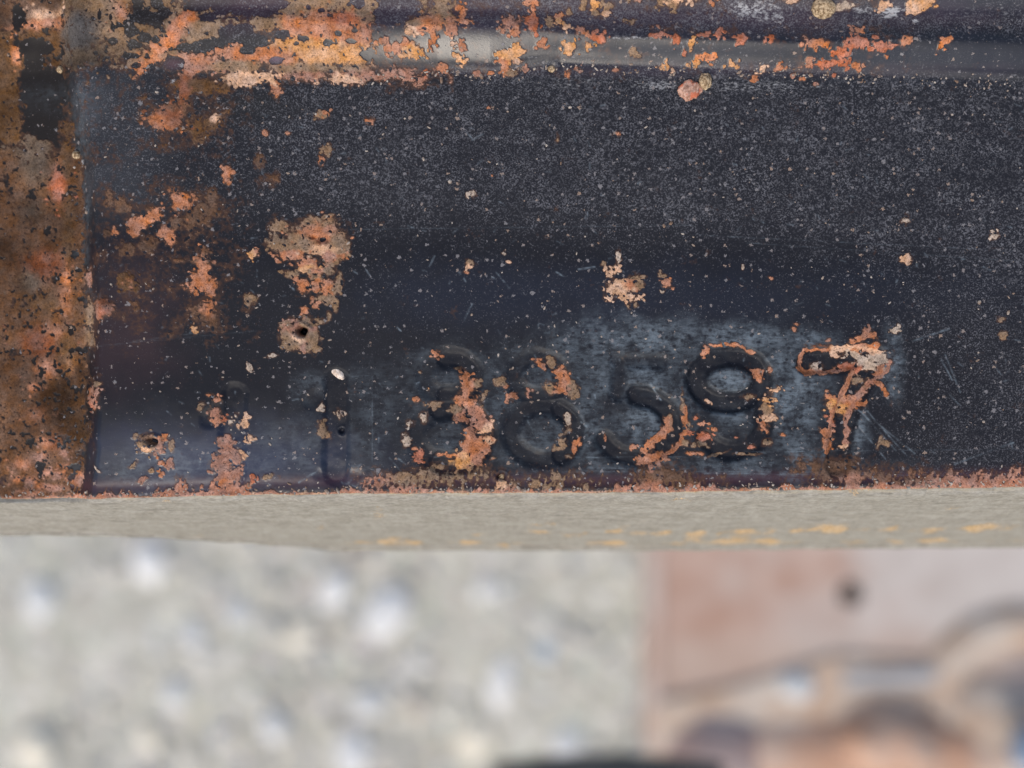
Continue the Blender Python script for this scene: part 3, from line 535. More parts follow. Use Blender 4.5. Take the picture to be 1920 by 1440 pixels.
# ================================================================ materials of the plate
def plate_material(name, lip=False):
    m = NT(name)
    msk = m.attr("masks"); rc = m.attr("rust_colour"); pc = m.attr("paint_colour")
    s = m.sep(msk.outputs['Color']); rust, dust, chalk = s[0], s[2], msk.outputs['Alpha']
    wear_sheen = m.math('MINIMUM', s[1], 1.0)
    scr = m.ramp(s[1], 1.15, 2.4, 0, .5)
    co = m.coords()
    st = m.coords((.32, 1, 1), (0, 0, R(4)))
    n_f = m.noise(co, 9000, 2.5)
    n_m = m.noise(co, 2600, 4.0, .62)
    rm = m.ramp(m.math('ADD', rust, m.math('ADD', m.math('MULTIPLY', m.math('SUBTRACT', n_f, .5), .5), m.math('MULTIPLY', m.math('SUBTRACT', m.noise(co, 3300, 3, .65), .5), .9))), -.09, .15)
    # paint: rubbed haze and painted sky sheen in fine horizontal strokes
    n_s = m.noise(st, 3000, 4, .65)
    n_p = m.noise(co, 1500, 5, .7)
    if not lip:
        paint = pc.outputs['Color']
        w = m.math('MULTIPLY', wear_sheen, m.ramp(m.math('ADD', m.math('MULTIPLY', n_s, .55), m.math('MULTIPLY', n_p, .45)), .32, .60), clamp=True)
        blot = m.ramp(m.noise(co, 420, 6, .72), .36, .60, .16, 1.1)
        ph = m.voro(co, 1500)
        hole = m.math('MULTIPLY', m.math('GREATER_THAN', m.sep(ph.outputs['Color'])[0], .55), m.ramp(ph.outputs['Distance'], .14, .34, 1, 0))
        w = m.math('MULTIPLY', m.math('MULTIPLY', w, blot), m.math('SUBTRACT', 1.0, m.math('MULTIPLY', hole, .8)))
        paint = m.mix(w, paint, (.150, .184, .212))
        # dark pinholes in the rubbed zone
    else:
        lo = m.coords((.16, .8, .35))
        n_l = m.math('ADD', m.math('MULTIPLY', m.noise(lo, 2400, 5, .7), .6), m.math('MULTIPLY', m.noise(co, 700, 4, .7), .4))
        paint = m.mix(m.ramp(n_l, .36, .66), pc.outputs['Color'], m.mix(.75, pc.outputs['Color'], (.40, .385, .34)))
        dk = m.ramp(m.noise(lo, 1500, 2, .5), .66, .71)
        paint = m.mix(m.math('MULTIPLY', dk, .45), paint, (.09, .08, .065))
        lt = m.ramp(m.noise(m.coords((.5, 1, .8)), 2600, 3, .7), .62, .70)
        paint = m.mix(m.math('MULTIPLY', lt, .6), paint, (.50, .47, .40))
        paint = m.mix(.30, paint, m.mix(m.ramp(m.noise(m.coords((.4, 1, 1)), 5200, 3, .75), .36, .64), (.12, .11, .09), (.44, .41, .35)))
        w = m.math('MULTIPLY', n_l, 0.0)
    # fine dust grains
    dn = m.math('ADD', m.math('MULTIPLY', m.noise(co, 6600, 1.2, .7), .7), m.math('MULTIPLY', m.noise(co, 2300, 1.5, .7), .3))
    thr = m.math('SUBTRACT', .700, m.math('MULTIPLY', dust, .225))
    dm = m.ramp(m.math('SUBTRACT', dn, thr), -.075, .17)
    dstr = m.ramp(m.math('ADD', m.math('MULTIPLY', m.noise(co, 330, 4, .65), .6), m.math('MULTIPLY', m.noise(m.coords((.3, 1, 1), (0, 0, R(-12))), 900, 3, .6), .4)), .34, .66, .30, 1.0)
    dm = m.math('MULTIPLY', m.math('MULTIPLY', dm, dstr), .80 if not lip else .25)
    haze_f = m.math('MULTIPLY', dust, .07 if not lip else 0.0)
    paint = m.mix(haze_f, paint, (.17, .165, .17))
    col = m.mix(dm, paint, (.19, .19, .207))
    if not lip:
        hal = m.math('MULTIPLY', m.ramp(m.math('ADD', rust, m.math('MULTIPLY', m.math('SUBTRACT', n_m, .5), 1.1)), -.60, .05), .68)
        col = m.mix(hal, col, (.085, .040, .022))
    # scattered larger specks
    wob = m.noise(co, 5200, 2, .6, 0, 'Color')
    vv = m.n("ShaderNodeVectorMath", operation='MULTIPLY_ADD')
    m.l(wob, vv.inputs[0]); vv.inputs[1].default_value = (.00062, .00050, .0005); m.l(co, vv.inputs[2])
    sp = []
    for sc, rad, prob in ((900, .18, .30), (2100, .30, .52)):
        vo = m.voro(vv.outputs[0], sc)
        cs = m.sep(vo.outputs['Color'])
        keep = m.math('GREATER_THAN', m.math('ADD', cs[0], m.math('MULTIPLY', m.math('SUBTRACT', m.noise(co, 260, 4, .7), .5), 1.1)), 1 - prob)
        r = m.math('MULTIPLY', m.math('POWER', cs[1], 1.8), rad * 1.35)
        k = m.math('MULTIPLY', keep, m.ramp(m.math('SUBTRACT', r, vo.outputs['Distance']), 0, .07))
        sp.append((k, cs[2]))
    spm = m.math('MAXIMUM', sp[0][0], sp[1][0])
    spm = m.math('MULTIPLY', spm, .8 if not lip else .2)
    spc = m.mix(m.math('POWER', sp[0][1], 2.2), (.22, .21, .215), (.36, .25, .18))
    col = m.mix(spm, col, spc)
    # chalky deposits and hairlines
    cn = m.ramp(m.math('ADD', chalk, m.math('MULTIPLY', m.math('SUBTRACT', m.noise(m.coords((.7, 1.3, 1), (0, 0, R(35))), 3600, 4, .7), .5), 2.6)), .40, .95)
    cn = m.math('MULTIPLY', cn, m.math('MULTIPLY', chalk, 1.3, clamp=True))
    col = m.mix(cn, col, (.42, .42, .425))
    if not lip: col = m.mix(scr, col, (.36, .34, .32))
    # rust body
    rn = m.ramp(m.math('ADD', m.math('MULTIPLY', n_m, .45), m.math('MULTIPLY', m.noise(co, 7500, 2, .7), .55)), .30, .70, .55, 1.40)
    hs = m.n("ShaderNodeHueSaturation")
    hs.inputs['Hue'].default_value = .5
    m.l(m.ramp(m.noise(co, 900, 3), .3, .7, .76, 1.0), hs.inputs['Saturation'])
    m.l(rn, hs.inputs['Value'])
    m.l(rc.outputs['Color'], hs.inputs['Color'])
    pits = m.ramp(m.noise(co, 5200, 2, .6), .30, .40, .75, 0)
    rcol = m.mix(pits, hs.outputs[0], (.03, .018, .014))
    col = m.mix(m.math('MULTIPLY', rm, .97), col, rcol)
    m.l(col, m.b.inputs['Base Color'])
    rough = m.ramp(n_p, .3, .7, .44 if not lip else .5, .58 if not lip else .65)
    gl = m.math('MULTIPLY', pc.outputs['Alpha'], 1.0, clamp=True)
    x = m.n("ShaderNodeMix", data_type='FLOAT')
    m.l(gl, x.inputs[0]); m.l(rough, x.inputs[2]); x.inputs[3].default_value = .27
    rough = x.outputs[0]
    for msk_, v in ((dm, .75), (w, .46), (spm, .8), (cn, .85), (rm, .9)):
        x = m.n("ShaderNodeMix", data_type='FLOAT')
        m.l(msk_, x.inputs[0]); m.l(rough, x.inputs[2]); x.inputs[3].default_value = v
        rough = x.outputs[0]
    m.l(rough, m.b.inputs['Roughness'])
    sx = m.math('ADD', m.ramp(rm, 0, 1, .22, .10), m.math('MULTIPLY', m.math('MULTIPLY', gl, m.math("SUBTRACT", 1.0, rm)), .58))
    m.l(sx, m.b.inputs['Specular IOR Level'])
    hgt = m.math('MULTIPLY', rm, m.math('ADD', .6, m.math('MULTIPLY', n_m, 1.6)))
    hgt = m.math('ADD', hgt, m.math('MULTIPLY', dm, .35))
    hgt = m.math('ADD', hgt, m.math('MULTIPLY', spm, .8))
    hgt = m.math('ADD', hgt, m.math('MULTIPLY', dn, m.math('MULTIPLY', dust, .9)))
    hgt = m.math('ADD', hgt, m.math('MULTIPLY', n_s if not lip else n_l, .22 if not lip else .5))
    m.l(m.bump(hgt, 2.2e-5, .9), m.b.inputs['Normal'])
    return m.m
M_FACE = plate_material("weathered_black_paint")
M_LIP = plate_material("worn_grey_steel", True)

# ================================================================ cut the field into parts
rail = empty("steel_frame_rail")
tag(rail, "black painted steel frame rail with rust patches and stamped serial number 1188597", "frame rail")
vidx = np.arange(NR * NU).reshape(NR, NU)
quads = np.stack([vidx[:-1, :-1], vidx[1:, :-1], vidx[1:, 1:], vidx[:-1, 1:]], -1)
cU = .25 * (U[:-1, :-1] + U[1:, :-1] + U[1:, 1:] + U[:-1, 1:]); cV = .25 * (V[:-1, :-1] + V[1:, :-1] + V[1:, 1:] + V[:-1, 1:])
pid = np.zeros((NR - 1, NU - 1), int)                    # 0 face
pf = pid[:NV - 1]
pf[(cV < .5 * (yb[:, :-1] + yb[:, 1:]) + 2)] = 1         # weld bead
xbq = xb[:-1, :-1]
pf[(cU < xbq + 8) & (cV > 120)] = 2                      # flange
dq = digit_id[:-1, :-1]
pf[(dq >= 0) & (pf == 0)] = (10 + dq)[(dq >= 0) & (pf == 0)]
Fq = F[:-1, :-1]
SCABS = [("crusted orange rust scab, widest of the face", 585, 470, 85, 75), ("ring of rust round a deep pit", 563, 627, 44, 42), ("torn rust blister with a hollow", 285, 836, 34, 26), ("small peach rust bloom above the 5", 1170, 545, 50, 48), ("dull rust patch near the flange", 318, 218, 40, 36), ("upright rust streak right of the flange", 378, 515, 34, 48)]
for k, (lab, x, y, rx, ry) in enumerate(SCABS):
    w = (np.hypot((cU - x) / rx, (cV - y) / ry) < 1) & (Fq > .02) & (pf == 0)
    pf[w] = 30 + k
pid[NV - 1:] = 3                                          # lip

allpos = pos.reshape(-1, 3); alln = nrm.reshape(-1, 3)
am = A_MASK.reshape(-1, 4); arc_ = A_RC.reshape(-1, 3); ap = A_P.reshape(-1, 3)
def submesh(name, sel, mat):
    q = quads[sel].reshape(-1, 4)
    used, inv = np.unique(q.ravel(), return_inverse=True)
    me = bpy.data.meshes.new(name)
    nv, nf = len(used), len(q)
    me.vertices.add(nv); me.loops.add(nf * 4); me.polygons.add(nf)
    me.vertices.foreach_set("co", allpos[used].astype(np.float32).ravel())
    me.loops.foreach_set("vertex_index", inv.astype(np.int32).ravel())
    me.polygons.foreach_set("loop_start", np.arange(0, nf * 4, 4, dtype=np.int32))
    me.polygons.foreach_set("use_smooth", np.ones(nf, bool))
    me.update(calc_edges=True)
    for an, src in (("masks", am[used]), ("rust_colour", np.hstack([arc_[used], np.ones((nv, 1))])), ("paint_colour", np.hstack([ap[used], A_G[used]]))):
        a = me.attributes.new(an, 'FLOAT_COLOR', 'POINT')
        a.data.foreach_set("color", src.astype(np.float32).ravel())
    me.normals_split_custom_set_from_vertices(alln[used].tolist())
    return link_mesh(name, me, mat, rail)
submesh("face", pid == 0, M_FACE)
tag(submesh("weld_bead", pid == 1, M_FACE), "rippled weld bead under orange rust flecks")
tag(submesh("side_flange", pid == 2, M_FACE), "brown rusted flange, sunk below the black face")
tag(submesh("worn_edge", pid == 3, M_LIP), "bare grey worn lower edge")
for k, (lab, _) in enumerate(DIG):
    tag(submesh("stamped_digit", pid == 10 + k, M_FACE), lab)
for k, s in enumerate(SCABS):
    tag(submesh("rust_scab", pid == 30 + k, M_FACE), s[0])

# ================================================================ spatter, chips on the plate
def simple_mat(name, c1, c2, scale, rough=.85, bump=3e-5, detail=4, c3=None, lo=.35, hi=.65):
    m = NT(name)
    co = m.coords()
    n = m.noise(co, scale, detail, .62)
    col = m.mix(m.ramp(n, lo, hi), c1, c2)
    if c3:
        n2 = m.noise(co, scale * .37, 3, .6)
        col = m.mix(m.ramp(n2, .5, .62), col, c3)
    m.l(col, m.b.inputs['Base Color'])
    m.b.inputs['Roughness'].default_value = rough
    m.b.inputs['Specular IOR Level'].default_value = .25
    if bump: m.l(m.bump(n, bump, .9), m.b.inputs['Normal'])
    return m.m
M_TAN = simple_mat("crusty_tan_slag", (.16, .10, .05), (.62, .47, .30), 4200, .9, 6e-5)
M_PINK = simple_mat("pink_rust_flake", (.30, .16, .11), (.60, .38, .29), 2600, .9, 4e-5, 4, (.50, .15, .08))
M_CHIP = simple_mat("bare_metal_chip", (.52, .38, .28), (.82, .72, .62), 3800, .5, 3e-5)
import bmesh
def height_at(u, v):
    i = min(max(np.searchsorted(ua, u), 1), NU - 1); j = int(np.argmin(np.abs(V[:, i] - v)))
    return Z[j, i]
def nugget(name, u, v, ru, rv, rh, mat, label, seed, rot=0, rough=.16, sink=.35, subdiv=4):
    bm = bmesh.new()
    bmesh.ops.create_icosphere(bm, subdivisions=subdiv, radius=1.0)
    for w in bm.verts:
        k = 1 + rough * mnoise.noise(w.co * 1.6 + Vector((seed, 0, 0))) + rough * .6 * mnoise.noise(w.co * 4 + Vector((0, seed, 0))) + rough * .25 * mnoise.noise(w.co * 9 + Vector((0, seed, 5)))
        w.co = w.co * k
        w.co = Vector((w.co.x * ru * PX, w.co.y * rv * PX, w.co.z * rh * PX))
    bmesh.ops.rotate(bm, verts=bm.verts, cent=(0, 0, 0), matrix=Matrix.Rotation(R(rot), 3, 'Z'))
    for f in bm.faces: f.smooth = True
    me = bpy.data.meshes.new(name); bm.to_mesh(me); bm.free()
    o = link_mesh(name, me, mat, rail, ((u - 960) * PX, (720 - v) * PX, height_at(u, v) + rh * PX * (1 - 2 * sink) * .6))
    tag(o, label)
    return o
nugget("weld_spatter", 1322, 153, 12, 15, 13, M_TAN, "round tan spatter bead beside a pink flake", 1)
nugget("rust_flake", 1294, 169, 20, 19, 7, M_PINK, "pink and orange rust flake against a tan bead", 2, 20, .35)
nugget("weld_spatter", 1537, 24, 23, 18, 18, M_TAN, "largest tan spatter bead on the upper weld", 3)
nugget("weld_spatter", 125, 281, 8, 8, 7, M_TAN, "small tan bead at the edge of the rusty flange", 4)
nugget("weld_spatter", 93, 117, 6, 7, 5, M_TAN, "tiny tan bead in the rusty corner", 5)
nugget("weld_spatter", 1034, 128, 8, 7, 4, M_TAN, "flattened pale bead on the weld's lower edge", 6)
nugget("metal_chip", 632, 699, 15, 8, 4, M_CHIP, "bright bare chip above the second 1", 7, -42, .2)
nugget("metal_chip", 941, 895, 6, 6, 4, M_TAN, "small orange chip near the lower edge", 8)

bm = bmesh.new()
for k in range(900):
    if k < 420: u_ = random.uniform(-300, 2200); i_ = min(np.searchsorted(ua, u_), NU - 1); v_ = v_edge[i_] - abs(random.gauss(0, 9)) - 1
    elif k < 640: u_ = random.uniform(650, 1900); i_ = min(np.searchsorted(ua, u_), NU - 1); v_ = yb[0, i_] + random.gauss(4, 6)
    else: u_ = random.uniform(120, 1920); v_ = random.uniform(170, 900)
    r_ = random.uniform(.9, 2.4) * PX * (1.6 if random.random() < .12 else 1)
    res = bmesh.ops.create_icosphere(bm, subdivisions=1, radius=1.0)
    rot = Matrix.Rotation(random.uniform(0, 6.28), 3, 'Z')
    ax = Vector((random.uniform(.7, 2.0), random.uniform(.6, 1.1), random.uniform(.4, .8)))
    p0 = Vector(((u_ - 960) * PX, (720 - v_) * PX, height_at(u_, v_) + r_ * .2))
    for w in res['verts']:
        w.co = rot @ Vector((w.co.x * ax.x, w.co.y * ax.y, w.co.z * ax.z)) * (r_ * random.uniform(.8, 1.2)) + p0
me = bpy.data.meshes.new("grit"); bm.to_mesh(me); bm.free()
gr = link_mesh("grit", me, simple_mat("tan_grit", (.20, .13, .09), (.46, .40, .34), 900, .9, 0), rail)
tag(gr, kind='stuff')

# rear web and underside of the rail, so that the lip has a body behind it
def prism(name, pts, x0, x1, mat, parent, bevel=0.0):
    """closed profile (y, z) swept along x"""
    bm = bmesh.new()
    a = [bm.verts.new((x0, y, z)) for y, z in pts]; b = [bm.verts.new((x1, y, z)) for y, z in pts]
    n = len(pts)
    bm.faces.new(a); bm.faces.new(b[::-1])
    for k in range(n): bm.faces.new((a[k], b[k], b[(k + 1) % n], a[(k + 1) % n]))
    bmesh.ops.recalc_face_normals(bm, faces=bm.faces)
    if bevel: bmesh.ops.bevel(bm, geom=bm.edges[:], offset=bevel, segments=2, affect='EDGES', profile=.6)
    me = bpy.data.meshes.new(name); bm.to_mesh(me); bm.free()
    return link_mesh(name, me, mat, parent)
M_STEEL = simple_mat("rusty_dark_steel", (.03, .025, .025), (.12, .06, .035), 300, .7, 4e-5)
xL, xR = X[0, 0], X[0, -1]
prism("web", [(-.0095, -.0045), (-.0125, -.022), (-.0125, -.075), (-.004, -.075), (.10, -.075), (.10, -.006)], xL, xR, M_STEEL, rail)

# ================================================================ ground far below
GZ0 = -0.74
def ground_mat():
    m = NT("pale_compacted_gravel")
    co = m.coords()
    n1 = m.noise(co, 52, 6, .72); n2 = m.noise(co, 62, 5, .65)
    v = m.voro(co, 90)
    col = m.mix(m.ramp(n1, .3, .7), (.40, .385, .315), (.60, .58, .50))
    col = m.mix(m.ramp(n2, .50, .64, 0, .85), col, (.80, .78, .71))
    col = m.mix(m.ramp(m.noise(co, 75, 3, .6),   .38, .50, .40, 0), col, (.33, .325, .28))
    col = m.mix(m.ramp(v.outputs['Distance'], .0, .5, .35, 0), col, m.mix(.5, v.outputs['Color'], (.5, .5, .48)))
    m.l(col, m.b.inputs['Base Color']); m.b.inputs['Roughness'].default_value = .95
    m.l(m.bump(m.math('ADD', n2, n1), .002, .8), m.b.inputs['Normal'])
    return m.m
bm = bmesh.new()
gxs = sorted(set([-8, -4, -2, -1.2] + [round(-.8 + .02 * k, 4) for k in range(81)] + [1.2, 2, 4, 8]))
gv = {}
for i, x in enumerate(gxs):
    for j, y in enumerate(gxs):
        z = .006 * mnoise.noise(Vector((x * 7, y * 7, 1.5))) + .003 * mnoise.noise(Vector((x * 22, y * 22, 3.5)))
        gv[i, j] = bm.verts.new((x, y, z))
for i in range(len(gxs) - 1):
    for j in range(len(gxs) - 1):
        bm.faces.new((gv[i, j], gv[i + 1, j], gv[i + 1, j + 1], gv[i, j + 1])).smooth = True
me = bpy.data.meshes.new("ground"); bm.to_mesh(me); bm.free()
tag(link_mesh("ground", me, ground_mat(), None, (0, 0, GZ0)), kind='structure')

# gravel: uncountable small stones in one mesh
def stone_bm(bm, loc, r, flat, seed, sub=2):
    res = bmesh.ops.create_icosphere(bm, subdivisions=sub, radius=1.0)
    ax = (1 + .35 * random.uniform(-1, 1), 1 + .35 * random.uniform(-1, 1), flat)
    rot = Matrix.Rotation(random.uniform(0, 6.28), 3, 'Z') @ Matrix.Rotation(random.uniform(-.4, .4), 3, 'X')
    for w in res['verts']:
        k = 1 + .22 * mnoise.noise(w.co * 1.3 + Vector((seed * 1.7, seed, 0))) + .10 * mnoise.noise(w.co * 3 + Vector((0, seed, 0)))
        p = w.co * k
        w.co = rot @ Vector((p.x * ax[0] * r, p.y * ax[1] * r, p.z * ax[2] * r)) + Vector(loc)
def gravel_mat():
    m = NT("gravel_stone")
    g = m.n("ShaderNodeNewGeometry")
    rp = m.n("ShaderNodeValToRGB")
    m.l(g.outputs['Random Per Island'], rp.inputs[0])
    cr = rp.color_ramp
    cr.interpolation = 'CONSTANT'
    cs = [(.0, (.56, .54, .465)), (.2, (.63, .605, .53)), (.38, (.50, .48, .41)), (.52, (.66, .645, .59)), (.66, (.52, .495, .44)), (.78, (.53, .52, .475)), (.88, (.74, .735, .71)), (.96, (.55, .48, .39))]
    while len(cr.elements) < len(cs): cr.elements.new(.5)
    for e, (p, c) in zip(cr.elements, cs): e.position = p; e.color = (*c, 1)
    co = m.coords()
    n = m.noise(co, 160, 4)
    col = m.mix(m.ramp(n, .3, .7, .0, .35), rp.outputs[0], (.62, .61, .58))
    m.l(col, m.b.inputs['Base Color']); m.b.inputs['Roughness'].default_value = .9
    return m.m
M_GRAVEL = gravel_mat()
bm = bmesh.new()
for k in range(2000):
    x, y = random.uniform(-.62, .35), random.uniform(-.50, .05)
    if y > -.08 and random.random() < .6: continue
    r = min(.012, .0032 * math.exp(random.gauss(.3, .5)))
    stone_bm(bm, (x, y, -r * .14), r, random.uniform(.35, .6), k, 1)
for f in bm.faces: f.smooth = True
me = bpy.data.meshes.new("gravel"); bm.to_mesh(me); bm.free()
tag(link_mesh("gravel", me, M_GRAVEL, None, (0, 0, GZ0 + .002)), "loose pale grey gravel below the rail", kind='stuff')

# single pale pebbles one can tell apart
M_WHITE = simple_mat("white_quartz", (.68, .68, .66), (.80, .80, .78), 60, .6, .0008)
M_CREAM = simple_mat("cream_stone", (.66, .60, .48), (.82, .78, .66), 60, .7, .0008)
M_GREYP = simple_mat("pale_grey_stone", (.55, .56, .55), (.70, .71, .70), 60, .7, .0008)
GD = CAM_H - GZ0 - .01
def gpt(u, v): return ((u - 960) * 5e-4 * GD, (720 - v) * 5e-4 * GD)
PEB = [(622, 1113, .017, M_WHITE, "bright white pebble up against a flat white stone"), (722, 1152, .023, M_WHITE, "flat angular white stone, brightest on the gravel"), (440, 1152, .013, M_GREYP, "round grey pebble left of the two white stones"),
       (906, 1107, .014, M_WHITE, "pale pebble just under the worn edge, mid gravel"), (55, 1412, .021, M_CREAM, "cream pebble in the bottom left corner"), (320, 1306, .016, M_GREYP, "pale stone on the open gravel at left"),
       (508, 1370, .019, M_WHITE, "white pebble low on the gravel, left of middle"), (938, 1288, .018, M_WHITE, "white pebble near the rusty bracket's left edge"), (1062, 1400, .016, M_WHITE, "white pebble beside the dark hose end"),
       (275, 1385, .014, M_CREAM, "dull cream pebble right of the bottom left corner"), (890, 1392, .020, M_CREAM, "broad cream stone above the dark hose"), (690, 1325, .015, M_GREYP, "grey white pebble low in the middle of the gravel"),
       (60, 1130, .018, M_GREYP, "smooth grey pebble at the far left under the edge"), (560, 1190, .012, M_CREAM, "small tan pebble under the white stones"), (1020, 1225, .009, simple_mat("blue_grey_stone", (.30, .38, .46), (.42, .50, .58), 80, .7, .0005), "little blue grey pebble near the bracket"),
       (270, 1060, .016, M_WHITE, "white pebble half under the curved left edge"), (350, 1190, .014, M_GREYP, "dull grey pebble on the left of the gravel"), (660, 1420, .016, M_WHITE, "white pebble at the bottom rim, centre left")]
for k, (u, v, r, mat, lab) in enumerate(PEB):
    bm = bmesh.new(); stone_bm(bm, (0, 0, 0), r * .85, .45, k + 900, 3)
    for f in bm.faces: f.smooth = True
    me = bpy.data.meshes.new("pebble"); bm.to_mesh(me); bm.free()
    x, y = gpt(u, v)
    tag(link_mesh("pebble", me, mat, None, (x, y, GZ0 + r * .08)), lab, "pebble", "pale pebbles on the gravel")

# ================================================================ rusty bracket below the rail, right
BZ = -0.45                                # its face lies 0.55 m from the lens
BD = CAM_H - BZ
def bpt(u, v, d=BD): return ((u - 960) * 5e-4 * d, (720 - v) * 5e-4 * d)
M_BRK = simple_mat("pinkish_rusted_plate", (.40, .28, .245), (.47, .38, .35), 28, .8, .0008, 4, (.47, .33, .28))
M_BRKP = simple_mat("greyed_steel_plate", (.44, .40, .385), (.52, .495, .485), 24, .7, .0006)
M_BRKO = simple_mat("orange_rusted_casting", (.54, .31, .20), (.58, .44, .35), 34, .85, .001, 4, (.62, .54, .47))
M_BRKT = simple_mat("tan_rusted_steel", (.50, .36, .26), (.58, .50, .42), 36, .8, .0008)
M_DARK = simple_mat("black_rubber", (.05, .055, .058), (.08, .085, .085), 60, .55, .0006)
M_BLUE = simple_mat("blue_grey_painted_steel", (.40, .40, .40), (.47, .47, .47), 40, .6, .0005)
M_BLUE2 = simple_mat("faded_blue_paint", (.22, .30, .42), (.32, .38, .46), 40, .6, .0005)
brk = empty("rusty_bracket", (*bpt(1560, 1180), BZ))
tag(brk, "rusty pinkish steel bracket with a bolt hole, out of focus under the rail at right", "bracket")
def poly_plate(name, pts, z0, z1, mat, parent, bevel=.0015, holes=None):
    """outline in metres (x, y), extruded z0..z1"""
    bm = bmesh.new()
    a = [bm.verts.new((x, y, z1)) for x, y in pts]; b = [bm.verts.new((x, y, z0)) for x, y in pts]
    n = len(pts)
    bm.faces.new(a); bm.faces.new(b[::-1])
    for k in range(n): bm.faces.new((a[k], b[k], b[(k + 1) % n], a[(k + 1) % n]))
    bmesh.ops.recalc_face_normals(bm, faces=bm.faces)
    if bevel: bmesh.ops.bevel(bm, geom=bm.edges[:], offset=bevel, segments=3, affect='EDGES', profile=.5)
    for f in bm.faces: f.smooth = False
    me = bpy.data.meshes.new(name); bm.to_mesh(me); bm.free()
    o = link_mesh(name, me, mat, None)
    o.parent = parent
    if parent: o.location = -Vector(parent.location)
    return o
def P_(*uv, d=BD): return [bpt(u, v, d) for u, v in uv]
# plate with a real hole: quads between a square frame and a ring
def plate_with_hole(name, u0, u1, v0, v1, hu, hv, hr, z0, z1, mat, parent):
    bm = bmesh.new(); N = 32
    (x0, y1), (x1, y0) = bpt(u0, v0), bpt(u1, v1)
    hx, hy = bpt(hu, hv); r = hr * 5e-4 * BD
    def outer(a):
        c, s = math.cos(a), math.sin(a)
        t = min(((x1 - hx) / c if c > 1e-9 else (x0 - hx) / c if c < -1e-9 else 1e9), ((y1 - hy) / s if s > 1e-9 else (y0 - hy) / s if s < -1e-9 else 1e9))
        return hx + c * t, hy + s * t
    angs = sorted([2 * math.pi * k / N for k in range(N)] + [math.atan2(y - hy, x - hx) % (2 * math.pi) for x in (x0, x1) for y in (y0, y1)])
    rows = []
    for a in angs:
        ox, oy = outer(a); ix, iy = hx + r * math.cos(a), hy + r * math.sin(a)
        rows.append([bm.verts.new(p) for p in ((ox, oy, z0), (ox, oy, z1), (ix, iy, z1), (ix, iy, z0))])
    n = len(rows)
    for k in range(n):
        A, B = rows[k], rows[(k + 1) % n]
        for e in range(4): bm.faces.new((A[e], B[e], B[(e + 1) % 4], A[(e + 1) % 4]))
    bmesh.ops.recalc_face_normals(bm, faces=bm.faces)
    me = bpy.data.meshes.new(name); bm.to_mesh(me); bm.free()
    o = link_mesh(name, me, mat, None); o.parent = parent; o.location = -Vector(parent.location)
    return o
def bracket_mat():
    m = NT("pink_rust_running_to_grey")
    tc = m.n("ShaderNodeTexCoord"); sx = m.n("ShaderNodeSeparateXYZ"); m.l(tc.outputs['Object'], sx.inputs[0])
    co = m.coords()
    n = m.noise(co, 22, 4, .6); n2 = m.noise(co, 55, 4, .6)
    f = m.math('ADD', m.math('MULTIPLY', m.math('SUBTRACT', sx.outputs[0], bpt(1470, 0)[0]), 9.0), m.math('MULTIPLY', m.math('SUBTRACT', n, .5), 2.2))
    red = m.mix(m.ramp(n2, .3, .7), (.42, .262, .195), (.52, .375, .305))
    grey = m.mix(m.ramp(n2, .3, .7), (.49, .43, .385), (.58, .53, .485))
    col = m.mix(m.ramp(f, -.35, .65), red, grey)
    low = m.ramp(sx.outputs[1], bpt(0, 1240)[1], bpt(0, 1160)[1], .7, 0)
    col = m.mix(low, col, m.mix(n, (.42, .30, .23), (.52, .42, .35)))
    m.l(col, m.b.inputs['Base Color']); m.b.inputs['Roughness'].default_value = .8
    m.l(m.bump(n2, .0006, .8), m.b.inputs['Normal'])
    return m.m
tag(plate_with_hole("back_plate", 1236, 2600, 930, 1420, 1597, 1114, 24, BZ - .012, BZ, bracket_mat(), brk), "pink rusted plate greying to the right")
poly_plate("edge_strip", P_((1212, 930), (1240, 930), (1240, 1420), (1212, 1420)), BZ - .03, BZ + .003, simple_mat("pink_edge", (.50, .36, .29), (.54, .44, .38), 30, .8, .0005), brk)
poly_plate("hole_backing", P_((1540, 1060), (1660, 1060), (1660, 1170), (1540, 1170)), BZ - .05, BZ - .02, M_STEEL, brk)
# sloping lower flange
poly_plate("lower_flange", P_((1222, 1312), (1400, 1275), (1560, 1225), (1760, 1235), (1760, 1330), (1560, 1350), (1222, 1420)), BZ - .008, BZ + .004, M_BRKT, brk, .003)

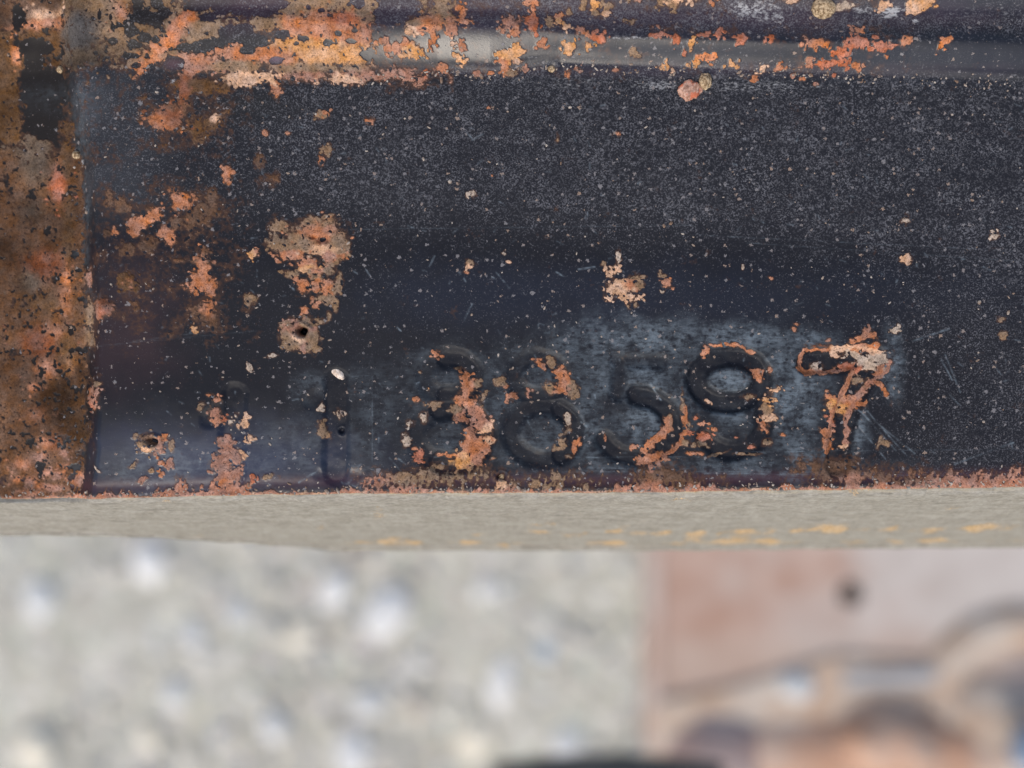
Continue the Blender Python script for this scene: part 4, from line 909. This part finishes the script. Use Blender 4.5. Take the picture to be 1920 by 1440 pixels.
def lump(name, u, v, ru, rv, h, d_z, mat, label, cat, seed, parent=None, rough=.2):
    bm = bmesh.new()
    bmesh.ops.create_icosphere(bm, subdivisions=4, radius=1.0)
    dd = CAM_H - d_z
    for w in bm.verts:
        k = 1 + rough * mnoise.noise(w.co * 1.4 + Vector((seed, 0, 0))) + rough * .5 * mnoise.noise(w.co * 3.2 + Vector((0, seed, 0)))
        w.co = Vector((w.co.x * ru * 5e-4 * dd * k, w.co.y * rv * 5e-4 * dd * k, w.co.z * h * k))
    for f in bm.faces: f.smooth = True
    me = bpy.data.meshes.new(name); bm.to_mesh(me); bm.free()
    x, y = bpt(u, v, dd)
    o = link_mesh(name, me, mat, None)
    if parent: o.parent = parent; o.location = Vector((x, y, d_z)) - Vector(parent.location)
    else:
        o.location = (x, y, d_z); tag(o, label, cat)
    return o
def tube(name, pts, r, mat, label, cat, seg=20):
    cu = bpy.data.curves.new(name, 'CURVE'); cu.dimensions = '3D'
    sp = cu.splines.new('POLY'); sp.points.add(len(pts) - 1)
    for p, q in zip(sp.points, pts): p.co = (*q, 1)
    cu.bevel_depth = r; cu.bevel_resolution = 6; cu.use_fill_caps = True
    tmp = bpy.data.objects.new(name, cu); C.objects.link(tmp)
    me = bpy.data.meshes.new_from_object(tmp.evaluated_get(bpy.context.evaluated_depsgraph_get()))
    bpy.data.objects.remove(tmp)
    for p in me.polygons: p.use_smooth = True
    me.name = name
    o = link_mesh(name, me, mat, None)
    tag(o, label, cat)
    return o
cz = BZ - .004
cast = empty("rusty_casting", (*bpt(1640, 1400), BZ + .01))
tag(cast, "lumpy orange rusted casting under the bracket's sloping flange", "casting")
lump("body", 1640, 1420, 330, 90, .022, cz, M_BRKO, "", "", 3, cast, .15)
lump("boss", 1650, 1380, 120, 75, .030, cz, M_BRKO, "", "", 5, cast, .2)
lump("boss", 1330, 1420, 110, 90, .022, cz, M_BRK, "", "", 8, cast, .2)
lump("boss", 1850, 1370, 120, 110, .016, cz, M_BRKT, "", "", 9, cast, .2)
wb = lump("bolt_cap", 1492, 1283, 40, 30, .008, BZ + .001, M_GREYP, "pale worn bolt cap on the sloping flange", "bolt cap", 6)
tube("blue_rod", [(*bpt(1575, 1272), BZ + .002), (*bpt(1660, 1268), BZ + .003), (*bpt(1752, 1262), BZ + .002)], .0052, M_BLUE, "short blue grey rod lying on the sloping flange", "rod")
hoop = [(*bpt(1910 + 150 * math.cos(R(a)), 1310 + 135 * math.sin(R(a))), BZ - .004) for a in range(150, 331, 6)]
tube("steel_hoop", hoop, .0125, M_BRKT, "thick tan rusted hoop at the far right below the bracket", "hoop")
tube("hose", [(*bpt(930 + 14 * k, 1462 - 17 * math.sin(k / 30 * math.pi), .34), CAM_H - .34) for k in range(31)], .0052, M_DARK, "dark rubber hose at the bottom rim, out of focus", "hose")
lump("blue_piece", 1945, 1405, 45, 50, .012, BZ + .03, M_BLUE2, "unidentified faded blue canister at the bottom right rim", "piece", 4)  # blue thing of unknown kind, its rounded shape made up
